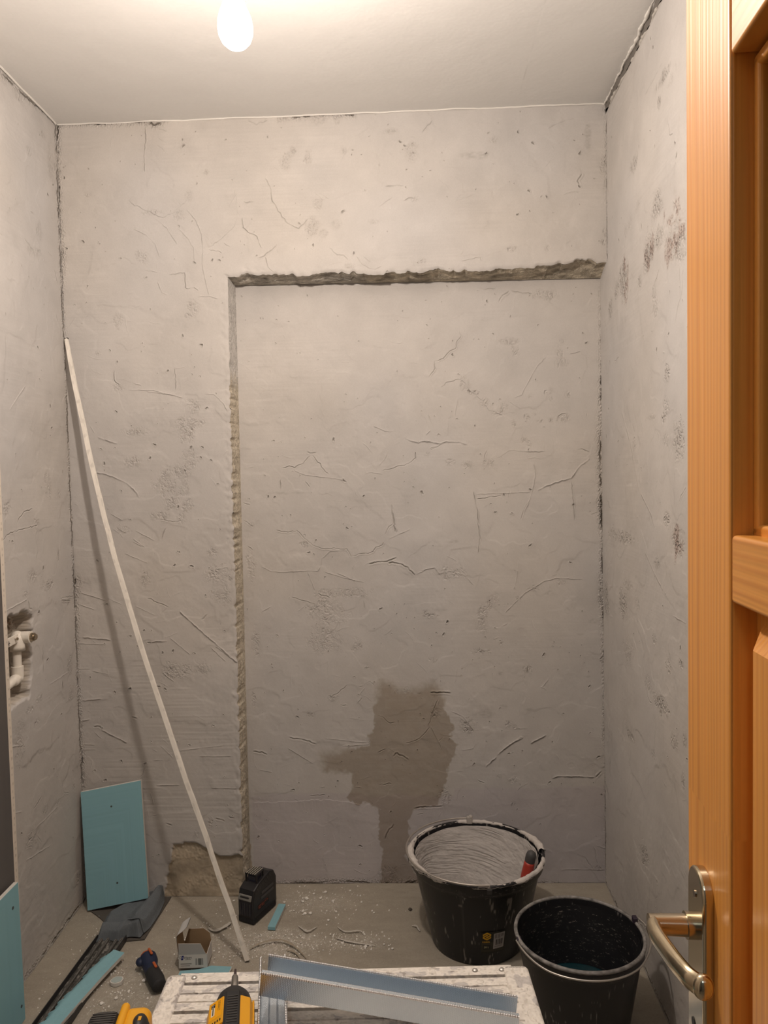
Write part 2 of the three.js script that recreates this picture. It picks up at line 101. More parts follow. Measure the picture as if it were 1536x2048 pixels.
class Plaster {                                                // height in metres and linear colour over a wall of W x H metres
  constructor(w, h, x0, y0, W, H, base, seed) {
    Object.assign(this, { w, h, x0, y0, W, H, seed });
    this.z = new Float32Array(w * h); this.c = new Float32Array(w * h * 3); this.near = new Float32Array(w * h).fill(9); this.side = new Int8Array(w * h); this.along = new Float32Array(w * h);
    for (let j = 0, k = 0; j < h; j++) for (let i = 0; i < w; i++, k++) {
      const x = x0 + (i + 0.5) / w * W + seed, y = y0 + (j + 0.5) / h * H + seed * 3;
      const patch = smooth(-0.1, 0.35, noise(x * 5.1, y * 6.3));                     // where the trowel dragged
      const drag = noise(x * 9 + noise(x * 3, y * 3) * 2, y * 260) * 0.6 + noise(x * 21, y * 120) * 0.4;
      const grain = noise(x * 520, y * 520);
      const coat = (f, s) => { const v = fbm(x * f + s, y * f * 1.15, 3) + 0.03 * noise(x * 90, y * 90), e = noise(x * 11 + s, y * 11); return smooth(-0.05 - 0.05 * Math.max(0, e), 0.05 + 0.08 * Math.max(0, -e), v); };
      const coats = coat(5.2, 11) * 0.00110 + coat(9.0, 47) * 0.00070;                // overlapping thin coats with feathered or broken edges
      const lumps = fbm(x * 75 + 3, y * 75, 2) * smooth(0.05, 0.4, noise(x * 8 + 90, y * 9));
      this.z[k] = coats + 0.00035 * lumps + 0.00050 * fbm(x * 30, y * 30, 3) + 0.00010 * drag * patch + 0.00004 * grain + 0.00010 * fbm(x * 140, y * 140, 2) * smooth(0, 0.5, noise(x * 7 + 40, y * 7));
      const m = 1 + 0.10 * fbm(x * 4.3, y * 4.3, 3) + 0.07 * fbm(x * 17, y * 17, 3) + 0.03 * grain + 0.035 * drag * patch;
      const t = fbm(x * 2.6 + 30, y * 2.6, 2);                                     // some coats are greyer, some browner
      this.c[k * 3] = base[0] * m * (1 + 0.03 * t); this.c[k * 3 + 1] = base[1] * m; this.c[k * 3 + 2] = base[2] * m * (1 - 0.05 * t);
    }
  }
  tint(k, r, g, b) { this.c[k * 3] *= r; this.c[k * 3 + 1] *= g; this.c[k * 3 + 2] *= b; }
  area(x, y, r, fn) {                                          // every texel in reach of x, y
    const sx = this.W / this.w, sy = this.H / this.h, i0 = Math.max(0, Math.floor((x - r - this.x0) / sx)), i1 = Math.min(this.w - 1, Math.ceil((x + r - this.x0) / sx)), j0 = Math.max(0, Math.floor((y - r - this.y0) / sy)), j1 = Math.min(this.h - 1, Math.ceil((y + r - this.y0) / sy));
    for (let j = j0; j <= j1; j++) for (let i = i0; i <= i1; i++) fn(j * this.w + i, this.x0 + (i + 0.5) * sx, this.y0 + (j + 0.5) * sy);
  }
  stroke(flat, reach, wander, fn, seed) {
    const p = []; for (let i = 0; i < flat.length; i += 2) p.push([flat[i] / 1000, flat[i + 1] / 1000]);
    const q = []; let run = 0;
    for (let i = 0; i + 1 < p.length; i++) { const L = Math.hypot(p[i + 1][0] - p[i][0], p[i + 1][1] - p[i][1]), n = Math.max(1, Math.round(L / 0.004)); for (let k = 0; k < n + (i + 2 === p.length ? 1 : 0); k++) { const t = k / n, s = run + t * L, dx = (p[i + 1][0] - p[i][0]) / L, dy = (p[i + 1][1] - p[i][1]) / L, o = wander * (fbm(s * 90 + seed, seed * 3.7, 3) * 1.6); q.push([p[i][0] + dx * L * t - dy * o, p[i][1] + dy * L * t + dx * o, s]); } run += L; }
    const hit = [];
    for (let i = 0; i + 1 < q.length; i++) {
      const [ax, ay, as] = q[i], [bx, by, bs] = q[i + 1], ex = bx - ax, ey = by - ay, ll = ex * ex + ey * ey || 1e-9;
      this.area((ax + bx) / 2, (ay + by) / 2, reach + Math.sqrt(ll) / 2, (k, x, y) => {
        const t = clamp(((x - ax) * ex + (y - ay) * ey) / ll), d = Math.hypot(x - ax - ex * t, y - ay - ey * t);
        if (d > reach || d >= this.near[k]) return;
        if (this.near[k] === 9) hit.push(k);
        this.near[k] = d; this.side[k] = ex * (y - ay) - ey * (x - ax) > 0 ? 1 : -1; this.along[k] = as + (bs - as) * t;
      });
    }
    const L = run || 1;
    for (const k of hit) { const s = this.along[k], fade = smooth(0, 0.012, s) * smooth(0, 0.012, L - s) * (0.75 + 0.5 * noise(s * 60 + seed, seed)); fn(k, this.near[k], this.side[k], fade, s); this.near[k] = 9; }
  }
  features(F) {
    let n = this.seed * 100;
    for (const [kind, pts] of F.lines) {
      n += 1.37; const e = (d, w) => Math.exp(-(d / w) * (d / w));
      if (kind === 'R') this.stroke(pts, 0.022, 0.0012, (k, d, s, f) => { this.z[k] += f * (0.0013 * e(d, 0.0016) + (s > 0 ? 0.0009 * Math.exp(-d / 0.007) : 0)); }, n);
      if (kind === 'T') this.stroke(pts, 0.03, 0.0016, (k, d, s, f) => { this.z[k] += f * (0.0022 * e(d, 0.0026) + (s > 0 ? 0.0015 * Math.exp(-d / 0.009) : 0)); }, n);
      if (kind === 'S') this.stroke(pts, 0.06, 0.0035, (k, d, s, f) => { this.z[k] += f * (s > 0 ? 0.0022 * Math.exp(-d / 0.016) * smooth(0, 0.0015, d) : 0); }, n);
      if (kind === 'C') this.stroke(pts, 0.008, 0.0030, (k, d, s, f) => { const c = e(d, 0.0011); this.z[k] += f * (-0.0020 * c + 0.0009 * e(d - 0.003, 0.002) * (s > 0 ? 1 : 0.3)); this.tint(k, 1 - 0.13 * c * f, 1 - 0.14 * c * f, 1 - 0.16 * c * f); }, n);  // crack colour darkened too: painted occlusion the bump lacks, with some dirt
      if (kind === 'K') this.stroke(pts, 0.010, 0.0028, (k, d, s, f) => { const c = e(d, 0.0017); this.z[k] += f * (-0.0028 * c + 0.0017 * e(d - 0.0045, 0.0028) * (s > 0 ? 1 : 0.5)); this.tint(k, 1 - 0.22 * c * f, 1 - 0.24 * c * f, 1 - 0.28 * c * f); }, n);  // wider cracks: stronger painted occlusion and dirt in the colour
      if (kind === 'G') this.stroke(pts, 0.022, 0.004, (k, d, s, f, a) => {                        // crumbly joint between two surfaces
        const x = k % this.w, y = k / this.w, r = noise(x * 0.35, y * 0.35) + 0.6 * noise(x * 0.9, y * 0.9), open = smooth(-0.35, 0.25, noise(a * 34, n)), c = e(d, 0.0024) * open;
        this.z[k] += -0.0070 * c + 0.0022 * r * e(d, 0.012); const t = 0.50 * c + 0.14 * e(d, 0.010) * smooth(0, 0.6, r); this.tint(k, 1 - t, 1 - t * 1.06, 1 - t * 1.15);
      }, n);
    }
    for (const [mx, my, mrx, mry, kind] of F.rough) {
      const x0 = mx / 1000, y0 = my / 1000, rx = mrx / 1000 + 0.002, ry = mry / 1000 + 0.002;
      this.area(x0, y0, Math.max(rx, ry) * 1.5, (k, x, y) => {
        const q = Math.hypot((x - x0) / rx, (y - y0) / ry) + 0.55 * fbm(x * 55, y * 55, 2); if (q > 1.3) return;
        const m = 1 - smooth(0.45, 1.25, q), sp = noise(x * 330, y * 330) * 0.6 + noise(x * 170 + 9, y * 120) * 0.6;
        if (kind) { const t = 0.17 * m * (0.55 + 0.6 * noise(x * 120, y * 210)); this.tint(k, 1 - t, 1 - t * 1.05, 1 - t * 1.1); return; }
        const st = 0.75 + 0.45 * noise(x * 60, y * 34); this.z[k] += m * st * (0.0024 * sp - 0.0010 * smooth(0.15, 0.6, sp)); const t = m * (0.04 + 0.18 * st * smooth(0.05, 0.75, sp)); this.tint(k, 1 - t, 1 - t * 1.06, 1 - t * 1.12);
      });
    }
    for (const [mx, my] of F.pits) this.pit(mx / 1000, my / 1000, 0.0022 + 0.0016 * Math.abs(noise(mx * 0.37, my * 0.91)), 0.0045);
  }
  pit(x0, y0, r, depth) {
    this.area(x0, y0, r * 3.2, (k, x, y) => { const a = Math.atan2(y - y0, x - x0), d = Math.hypot(x - x0, y - y0) / (r * (1 + 0.45 * Math.sin(a * 2 + x0 * 900) + 0.2 * Math.sin(a * 3 + y0 * 500))), c = Math.exp(-d * d); this.z[k] += -depth * c + 0.0009 * Math.exp(-(d - 1.7) * (d - 1.7) * 3); this.tint(k, 1 - 0.3 * c, 1 - 0.32 * c, 1 - 0.36 * c); });
  }
  scatter(count, seed) {                                        // pinholes and short scratches without a place of their own
    const r = seeded(seed);
    for (let i = 0; i < count; i++) this.pit(this.x0 + r() * this.W, this.y0 + r() * this.H, 0.0009 + r() * r() * 0.0016, 0.0022);
    for (let i = 0; i < count * 0.5; i++) { const x = (this.x0 + r() * this.W) * 1000, y = (this.y0 + r() * this.H) * 1000, a = (r() - 0.5) * 1.6 + (r() < 0.3 ? 1.5 : 0), L = 6 + r() * 28, b = a + (r() - 0.5) * 0.8, p = [x, y, x + L * Math.cos(a), y + L * Math.sin(a), x + L * (Math.cos(a) + Math.cos(b)), y + L * (Math.sin(a) + Math.sin(b))]; const g = 0.0003 + r() * r() * 0.0011; this.stroke(p, 0.008, 0.0015, (k, d, s, f) => { this.z[k] += f * (g * Math.exp(-((d / 0.0013) ** 2)) + (s > 0 ? g * 0.7 * Math.exp(-d / 0.004) : 0)); }, i * 1.9); }
  }
  inside(poly, fn, wobble = 0.006) {                             // fn(k, signed distance in metres, inside > 0)
    const p = []; let a = 9, b = 9, c = -9, d = -9; for (let i = 0; i < poly.length; i += 2) { const x = poly[i] / 1000, y = poly[i + 1] / 1000; p.push([x, y]); a = Math.min(a, x); c = Math.max(c, x); b = Math.min(b, y); d = Math.max(d, y); }
    this.area((a + c) / 2, (b + d) / 2, Math.max(c - a, d - b) / 2 + 0.05, (k, x, y) => { const s = polygonDistance(p, x + wobble * fbm(x * 45, y * 45, 3), y + wobble * fbm(x * 45 + 7, y * 45, 3)); if (s > -0.05) fn(k, s, x, y); });
  }
  maps() {
    const d = new Uint8Array(this.w * this.h * 4), b = new Float32Array(this.w * this.h);
    for (let k = 0; k < b.length; k++) { b[k] = 0.5 + this.z[k] / 0.02; for (let i = 0; i < 3; i++) d[k * 4 + i] = toSRGB(this.c[k * 3 + i]); d[k * 4 + 3] = 255; }
    return { map: finish(new THREE.DataTexture(d, this.w, this.h, THREE.RGBAFormat), true, false), bumpMap: finish(new THREE.DataTexture(b, this.w, this.h, THREE.RedFormat, THREE.FloatType), false, false), bumpScale: 0.02 };
  }
}
function polygonDistance(p, x, y) {
  let d = 9, inn = false;
  for (let i = 0, j = p.length - 1; i < p.length; j = i++) {
    const [ax, ay] = p[j], [bx, by] = p[i], ex = bx - ax, ey = by - ay, t = clamp(((x - ax) * ex + (y - ay) * ey) / (ex * ex + ey * ey));
    d = Math.min(d, Math.hypot(x - ax - ex * t, y - ay - ey * t)); if ((by > y) !== (ay > y) && x < (ax - bx) * (y - by) / (ay - by) + bx) inn = !inn;
  }
  return inn ? d : -d;
}
const pairs = (flat) => { const p = []; for (let i = 0; i < flat.length; i += 2) p.push([flat[i] / 1000, flat[i + 1] / 1000]); return p; };

const PLASTER = [0.50, 0.476, 0.453];
const plasterMaterial = (P) => std([1, 1, 1], 0.93, P.maps());
const SEEN = [0.95, 1.3, 1.2];                                  // a point inside the room

// ---------------------------------------------------------------- back wall with the recessed, walled-up doorway
{
  const P = new Plaster(2048, 2048, 0, 0, 1.82, ROOM_HEIGHT, PLASTER, 3.1);
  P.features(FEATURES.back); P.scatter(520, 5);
  P.inside(OUTLINES.wet, (k, s, x, y) => { const soft = 0.004 + 0.030 * smooth(0.36, 0.46, y) * smooth(0.95, 0.85, x) + 0.018 * smooth(0.60, 0.70, y), m = smooth(-soft, soft, s + 0.004 * noise(x * 140, y * 140)) * (0.92 + 0.12 * fbm(x * 30, y * 60, 3)); P.tint(k, 1 - 0.35 * m, 1 - 0.41 * m, 1 - 0.49 * m); }, 0.012);
  P.inside(OUTLINES.bare, (k, s, x, y) => { const m = smooth(-0.001, 0.002, s), n = fbm(x * 22, y * 22, 4), q = noise(x * 150, y * 150) * smooth(0, 0.4, noise(x * 20, y * 20)); P.z[k] += m * (0.0022 * n + 0.0009 * q); const a = 0.98 + 0.45 * n + 0.10 * q; P.tint(k, 1 + m * (0.84 * a - 1), 1 + m * (0.74 * a - 1), 1 + m * (0.58 * a - 1)); }, 0.010);
  // the last coat on the lower part of the blocked doorway is greyer
  P.area(1.17, 0.15, 0.70, (k, x, y) => { if (x < 0.56) return; const top = 0.315 + 0.02 * fbm(x * 9, 3, 3) - (x > 1.27 ? -0.02 : 0), m = smooth(top + 0.006, top - 0.006, y); P.tint(k, 1 - 0.05 * m, 1 - 0.07 * m, 1 - 0.03 * m); });
  // dragged comb marks low on the left part
  P.area(0.36, 0.62, 0.50, (k, x, y) => { const m = smooth(0.05, 0.12, x) * smooth(0.555, 0.52, x) * smooth(0.18, 0.30, y) * smooth(1.05, 0.85, y) * smooth(-0.25, 0.3, noise(x * 6, y * 9)); if (m > 0) P.z[k] += m * 0.00030 * noise(x * 6 + 2 * noise(x * 4, y * 4), y * 170); });
  const face = plasterMaterial(P);
  const wall = structure('wall_back', 'rough grey plastered back wall with a recessed walled-up doorway', 'wall');
  const edgeX = (y) => 0.5435 + 0.0075 * y / 2.09 - 0.006 * Math.abs(fbm(y * 40, 4, 4)) * smooth(2.08, 1.75, y) - 0.005 * smooth(0.25, 0.55, noise(y * 75, 8)) * smooth(2.0, 1.6, y);
  const lipPts = [[0.540, 2.092], [0.626, 2.093], [0.725, 2.093], [0.807, 2.086], [0.889, 2.096], [0.955, 2.090], [1.02, 2.081], [1.118, 2.085], [1.199, 2.088], [1.248, 2.097], [1.28, 2.087], [1.361, 2.082], [1.442, 2.085], [1.507, 2.090], [1.571, 2.088], [1.635, 2.095], [1.667, 2.100], [1.707, 2.112], [1.747, 2.099], [1.83, 2.093]];
  const lipY = (x) => { let i = 0; while (i < lipPts.length - 2 && x > lipPts[i + 1][0]) i++; const [a, b] = lipPts[i], [c, d] = lipPts[i + 1]; return b + (d - b) * clamp((x - a) / (c - a)) + 0.006 * fbm(x * 60, 2, 4) + 0.005 * smooth(0.2, 0.6, noise(x * 55, 5)); };
  const wave = (x, y) => 0.0022 * fbm(x * 4, y * 4, 3) + 0.0007 * fbm(x * 16, y * 16, 2);
  const bare = pairs(OUTLINES.bare);
  const NX = 300, NY = 430, ic = Math.round(0.547 / 1.785 * NX), jr = Math.round(2.09 / ROOM_HEIGHT * NY);
  part('plaster_face', sheet(NX, NY, (u, v, i, j) => {
    let x = u * ROOM_WIDTH, y = v * ROOM_HEIGHT;
    if (j <= jr) x += (edgeX(Math.min(y, 2.08)) - ic / NX * ROOM_WIDTH) * Math.max(0, 1 - Math.abs(i - ic) / 5); else if (j < jr + 6) x += (edgeX(2.08) - ic / NX * ROOM_WIDTH) * Math.max(0, 1 - Math.abs(i - ic) / 5) * (1 - (j - jr) / 6);
    if (i >= ic - 4) y += (lipY(x) - jr / NY * ROOM_HEIGHT) * Math.max(0, 1 - Math.abs(j - jr) / 5) * clamp((i - ic + 4) / 4);
    let z = wave(x, y);
    if (i >= ic - 3 && i <= ic && j <= jr) z += 0.0035 * fbm(x * 70, y * 70, 2) - (i === ic ? 0.004 : 0.001);
    if (j >= jr && j <= jr + 3 && i >= ic) z += 0.0035 * fbm(x * 60, y * 60, 2) - (j === jr ? 0.004 : 0);
    if (x < 0.56 && y < 0.22) z -= 0.009 * smooth(-0.001, 0.004, polygonDistance(bare, x + 0.010 * fbm(x * 45, y * 45, 3), y + 0.010 * fbm(x * 45 + 7, y * 45, 3)));
    return [x, y, z, x / 1.82, y / ROOM_HEIGHT];
  }, SEEN, (i, j) => !(i >= ic && j < jr)), face, wall);
  const ix = (y) => 0.5480 + 0.0085 * y / 2.08, iy = (x) => 2.0830 - 0.0105 * (x - 0.55);
  part('recess_face', sheet(208, 350, (u, v) => { const y = v * 2.11, x = ix(Math.min(y, 2.08)) - 0.02 + u * (1.815 - ix(Math.min(y, 2.08)) + 0.02); return [x, y, -NICHE + wave(x + 5, y), x / 1.82, y / ROOM_HEIGHT]; }, SEEN), face, wall);
  // the broken edges of the recess
  const rubble = colourTexture(512, 512, (u, v) => { const n = fbm(u * 14, v * 14, 4), g = noise(u * 150, v * 150), w = smooth(0.1, 0.5, noise(u * 40 + 3, v * 70)); const m = 0.98 + 0.28 * n + 0.12 * g + 0.2 * w; return [0.44 * m, 0.395 * m, 0.32 * m]; });
  const rubbleBump = valueTexture(512, 512, (u, v) => 0.5 + 0.5 * fbm(u * 40, v * 40, 4) + 0.15 * noise(u * 200, v * 200));
  const broken = std([1, 1, 1], 0.95, { map: rubble, bumpMap: rubbleBump, bumpScale: 0.004, vertexColors: true });
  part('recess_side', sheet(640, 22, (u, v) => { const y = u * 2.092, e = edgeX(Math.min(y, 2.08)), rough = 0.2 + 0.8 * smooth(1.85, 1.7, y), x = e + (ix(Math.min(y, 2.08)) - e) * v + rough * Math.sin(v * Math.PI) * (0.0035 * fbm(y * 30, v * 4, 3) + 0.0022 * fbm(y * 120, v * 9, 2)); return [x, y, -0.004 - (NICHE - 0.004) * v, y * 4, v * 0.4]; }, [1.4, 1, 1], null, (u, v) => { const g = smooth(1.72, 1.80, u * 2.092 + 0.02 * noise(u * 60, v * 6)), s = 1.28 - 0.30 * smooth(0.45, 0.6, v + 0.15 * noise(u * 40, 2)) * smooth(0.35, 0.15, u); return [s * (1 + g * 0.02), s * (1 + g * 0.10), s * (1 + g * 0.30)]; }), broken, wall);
  part('recess_lintel', sheet(420, 24, (u, v) => { const x = 0.540 + u * 1.27, a = lipY(x), y = a + (iy(x) - a) * v + Math.sin(v * Math.PI) * (0.007 * fbm(x * 14, v * 3, 4) + 0.002 * fbm(x * 70, v * 9, 2) + (x > 1.6 ? 0.008 : 0)); return [x, y, -0.004 - (NICHE - 0.011) * v, x * 4, v * 0.4]; }, [1.1, 1.0, 1.2], null, (u, v) => { const s = 1.02 + 0.38 * noise(u * 50, v * 8) - 0.20 * smooth(0.2, 0.4, noise(u * 22, 6)), g = smooth(0.40, 0.30, u + 0.03 * noise(u * 40, v * 5)); return [s, s * (0.99 + 0.05 * g), s * (0.97 + 0.16 * g)]; }), broken, wall);
  part('wall_core', xf(box(2.4, 2.75, 0.16), [0.9, 1.3, -0.19]), std([0.4, 0.37, 0.33], 0.95), wall);
}

// ---------------------------------------------------------------- side walls
{
  const P = new Plaster(1024, 2048, -0.15, 0, 1.75, ROOM_HEIGHT, PLASTER, 8.7);
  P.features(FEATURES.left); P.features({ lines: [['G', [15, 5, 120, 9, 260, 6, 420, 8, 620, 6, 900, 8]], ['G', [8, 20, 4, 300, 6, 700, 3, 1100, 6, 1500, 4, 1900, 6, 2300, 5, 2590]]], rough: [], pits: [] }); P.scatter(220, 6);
  P.inside(OUTLINES.hole, (k, s, x, y) => { const m = smooth(-0.002, 0.004, s), n = fbm(x * 50, y * 50, 4), q = noise(x * 200, y * 200); P.z[k] += m * (0.005 * n + 0.0014 * q); const a = 0.95 + 0.35 * n + 0.15 * q; P.tint(k, 1 + m * (0.9 * a - 1), 1 + m * (0.84 * a - 1), 1 + m * (0.74 * a - 1)); }, 0.010);
  const wall = structure('wall_left', 'grey plastered side wall with the chopped-out pipe hole', 'wall');
  const hole = pairs(OUTLINES.hole);
  part('plaster_face', sheet(420, 430, (u, v) => { const z = -0.15 + u * 2.75, y = v * ROOM_HEIGHT; let x = leftWallX(z) + 0.0026 * fbm(z * 3.5 + 9, y * 3.5, 3) + 0.0007 * fbm(z * 15, y * 15, 2); if (z > 0.2 && z < 0.75 && y > 0.7 && y < 1.15) { const s = smooth(-0.002, 0.012, polygonDistance(hole, z + 0.012 * fbm(z * 45, y * 45, 3), y + 0.012 * fbm(z * 45 + 7, y * 45, 3))); x -= s * (0.048 + 0.010 * fbm(z * 26, y * 26, 3)); } return [x, y, z, (z + 0.15) / 1.75, y / ROOM_HEIGHT]; }, SEEN), plasterMaterial(P), wall);
  { // broken masonry left in the hole
    const r = seeded(41), bits = []; for (let i = 0; i < 90; i++) { const z = 0.31 + r() * 0.26, y = 0.81 + r() * 0.24, s = 0.004 + r() * 0.009, g = new THREE.IcosahedronGeometry(1, 0); if ((z < 0.385 && y > 0.84 && y < 1.0) || polygonDistance(hole, z, y) < 0.012) continue; bits.push(xf(g, [-0.044 + r() * 0.010, y, z], [r() * 6, r() * 6, r() * 6], [s, s * (0.6 + r() * 0.5), s])); }
    const m = part('rubble', merge(bits), std([1, 1, 1], 0.95, { flatShading: true, map: colourTexture(64, 64, (u, v) => { const k = noise(u * 9, v * 9), q = smooth(0.2, 0.6, noise(u * 5 + 9, v * 5)); return [0.36 + 0.1 * k, 0.31 + 0.1 * k - 0.08 * q, 0.25 + 0.1 * k - 0.09 * q]; }) }), wall); m.userData.kind = 'stuff';
  }
  part('wall_core', xf(box(0.16, 2.75, 2.9), [-0.15, 1.3, 1.22]), std([0.4, 0.37, 0.33], 0.95), wall);
}
{
  const P = new Plaster(1024, 2048, -0.15, 0, 1.95, ROOM_HEIGHT, PLASTER, 14.3);
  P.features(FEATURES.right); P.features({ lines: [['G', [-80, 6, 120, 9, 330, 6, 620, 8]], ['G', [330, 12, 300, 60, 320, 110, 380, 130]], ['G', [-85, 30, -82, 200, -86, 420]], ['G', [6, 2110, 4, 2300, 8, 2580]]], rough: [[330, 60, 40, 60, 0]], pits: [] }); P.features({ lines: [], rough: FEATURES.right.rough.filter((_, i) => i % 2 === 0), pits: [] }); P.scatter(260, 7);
  // scraped-through patch where the reddish undercoat shows, and the upright scrapings beside it
  for (const [x0, y0, rx, ry] of [[0.655, 2.000, 0.085, 0.075], [0.46, 1.985, 0.05, 0.07], [0.22, 1.985, 0.03, 0.09], [0.665, 1.245, 0.05, 0.045]]) P.area(x0, y0, 0.2, (k, x, y) => { const q = Math.hypot((x - x0) / rx, (y - y0) / ry) + 0.9 * fbm(x * 26, y * 18, 3), m = smooth(1.05, 0.55, q) * smooth(-0.35, 0.4, noise(x * 60, y * 34) + 0.5 * noise(x * 150, y * 110)), dk = smooth(0.05, 0.5, noise(x * 230, y * 230) + 0.4 * noise(x * 420, y * 420)); P.z[k] += m * (0.0016 * noise(x * 300, y * 300) - 0.0012 * dk); P.tint(k, 1 - (0.14 + 0.34 * dk) * m, 1 - (0.22 + 0.34 * dk) * m, 1 - (0.25 + 0.34 * dk) * m); });
  const wall = structure('wall_right', 'grey plastered side wall beside the open door', 'wall');
  part('plaster_face', sheet(400, 400, (u, v) => { const z = -0.15 + u * 2.75, y = v * ROOM_HEIGHT, x = rightWallX(z) + 0.0024 * fbm(z * 3.5 + 2, y * 3.5, 3) + 0.0007 * fbm(z * 15, y * 15, 2) + 0.012 * smooth(2.570, 2.578, y); return [x, y, z, (z + 0.15) / 1.95, y / ROOM_HEIGHT]; }, SEEN), plasterMaterial(P), wall);
  part('wall_core', xf(box(0.16, 2.75, 2.9), [1.90, 1.3, 1.22]), std([0.4, 0.37, 0.33], 0.95), wall);
}
// wall with the doorway the picture is taken from, and the corridor behind it
{
  const m = std([0.52, 0.50, 0.47], 0.92);
  const w = structure('wall_front', 'plastered wall around the doorway', 'wall');
  part('wall_panel', xf(rbox(0.72, 2.7, 0.11, 0.004), [0.24, 1.3, 2.585]), m, w); part('wall_panel', xf(rbox(0.52, 2.7, 0.11, 0.004), [1.68, 1.3, 2.585]), m, w); part('wall_panel', xf(rbox(0.84, 0.58, 0.11, 0.004), [1.01, 2.36, 2.585]), m, w);
  // the corridor has its own cool ceiling lamp, well behind the photographer
  const lamp = thing('ceiling_lamp', 'round cool-white ceiling lamp in the corridor behind the doorway', 'ceiling lamp', [0.98, ROOM_HEIGHT - 0.002, 3.35]);
  part('lamp_base', xf(cyl(0.13, 0.13, 0.018, 40), [0, -0.009, 0]), std([0.8, 0.8, 0.8], 0.5), lamp);
  part('diffuser', xf(lathe([[0.0001, -0.075], [0.05, -0.070], [0.09, -0.055], [0.115, -0.034], [0.122, -0.016]], 40), [0, 0, 0]), new THREE.MeshStandardMaterial({ color: 0xffffff, emissive: new THREE.Color().setRGB(0.80, 0.90, 1), emissiveIntensity: 1.2, roughness: 0.5, side: THREE.DoubleSide }), lamp);
  const cool = new THREE.PointLight(new THREE.Color().setRGB(0.72, 0.87, 1), HALL_INTENSITY, 0, 2); cool.castShadow = true; cool.shadow.radius = 5; cool.position.set(0, -0.18, 0); cool.name = 'corridor_light'; lamp.add(cool);
  const h = structure('wall_hallway', 'plain painted walls of the corridor behind the doorway', 'wall');
  const hm = std([0.30, 0.28, 0.25], 0.92);
  part('wall_panel', xf(box(0.1, 2.7, 1.6), [-0.05, 1.3, 3.4]), hm, h); part('wall_panel', xf(box(0.1, 2.7, 1.6), [1.87, 1.3, 3.4]), hm, h); part('wall_panel', xf(box(2.1, 2.7, 0.1), [0.9, 1.3, 4.2]), hm, h);
}
{
  const c = structure('ceiling', 'smooth white painted ceiling', 'ceiling');
  const map = colourTexture(512, 512, (u, v) => { const m = 1 + 0.03 * fbm(u * 9, v * 9, 3) + 0.012 * noise(u * 240, v * 240); return [0.70 * m, 0.69 * m, 0.67 * m]; });
  const bump = valueTexture(512, 512, (u, v) => 0.5 + 0.4 * fbm(u * 22, v * 22, 3) + 0.05 * noise(u * 250, v * 250));
  part('ceiling_face', sheet(120, 180, (u, v) => { const x = -0.1 + u * 2.0, z = -0.15 + v * 4.4; return [x, ROOM_HEIGHT + 0.0015 * fbm(x * 4, z * 4, 3), z, x / 1.5, z / 1.5]; }, SEEN), std([1, 1, 1], 0.85, { map, bumpMap: bump, bumpScale: 0.0016 }), c);
  part('ceiling_slab', xf(box(2.3, 0.12, 4.7), [0.9, ROOM_HEIGHT + 0.07, 2.0]), std([0.5, 0.5, 0.48], 0.9), c);
}
{
  const f = structure('floor', 'dusty grey-brown concrete screed floor', 'floor');
  const dust = [[0.70, 0.255, 0.17, 0.10, 0.9], [0.50, 0.27, 0.14, 0.09, 0.55], [0.80, 0.03, 0.14, 0.07, 0.45], [0.34, 0.45, 0.12, 0.12, 0.5], [0.93, 0.25, 0.12, 0.05, 0.55], [0.25, 0.50, 0.10, 0.2, 0.35]];
  const map = colourTexture(2048, 1024, (u, v) => {
    const x = u * 1.8, z = -0.15 + v * 0.9; let m = 1 + 0.16 * fbm(x * 7, z * 7, 3) + 0.10 * fbm(x * 24, z * 60, 3) + 0.06 * noise(x * 400, z * 400); let r = 0.335 * m, g = 0.300 * m, b = 0.245 * m;
    let d = 0; for (const [dx, dz, rx, rz, a] of dust) d = Math.max(d, a * (1 - smooth(0.3, 1.15, Math.hypot((x - dx) / rx, (z - dz) / rz) + 0.5 * fbm(x * 22, z * 22, 3))));
    const sp = smooth(0.05, 0.55, noise(x * 260, z * 260) * 0.7 + noise(x * 90, z * 90) * 0.5), k = d * (0.30 + 0.70 * sp) * 0.75; r += (0.56 - r) * k; g += (0.53 - g) * k; b += (0.48 - b) * k;
    const fleck = smooth(0.72, 0.80, noise(x * 310 + 50, z * 310)) * (0.25 + d) * smooth(1.2, 0.9, x); r += 0.30 * fleck; g += 0.28 * fleck; b += 0.25 * fleck;
    const ring = Math.hypot(x - 1.285, z - 0.135), t = 0.30 * Math.exp(-(((ring - 0.128) / 0.0035) ** 2)) * (0.6 + 0.4 * noise(x * 40, z * 40)); return [r * (1 - t), g * (1 - t), b * (1 - t)];
  });
  const bump = valueTexture(1024, 1024, (u, v) => 0.5 + 0.4 * fbm(u * 30, v * 14, 4) + 0.12 * fbm(u * 220, v * 120, 2));
  part('floor_face', sheet(200, 160, (u, v) => { const x = -0.1 + u * 2.0, z = -0.15 + v * 2.7; return [x, 0.0014 * fbm(x * 5, z * 5, 3) - 0.001, z, x / 1.8, (z + 0.15) / 0.9]; }, SEEN), std([1, 1, 1], 0.9, { map, bumpMap: bump, bumpScale: 0.003 }), f);
  part('floor_slab', xf(box(2.3, 0.14, 4.7), [0.9, -0.075, 2.0]), std([0.33, 0.30, 0.25], 0.9), f);
}
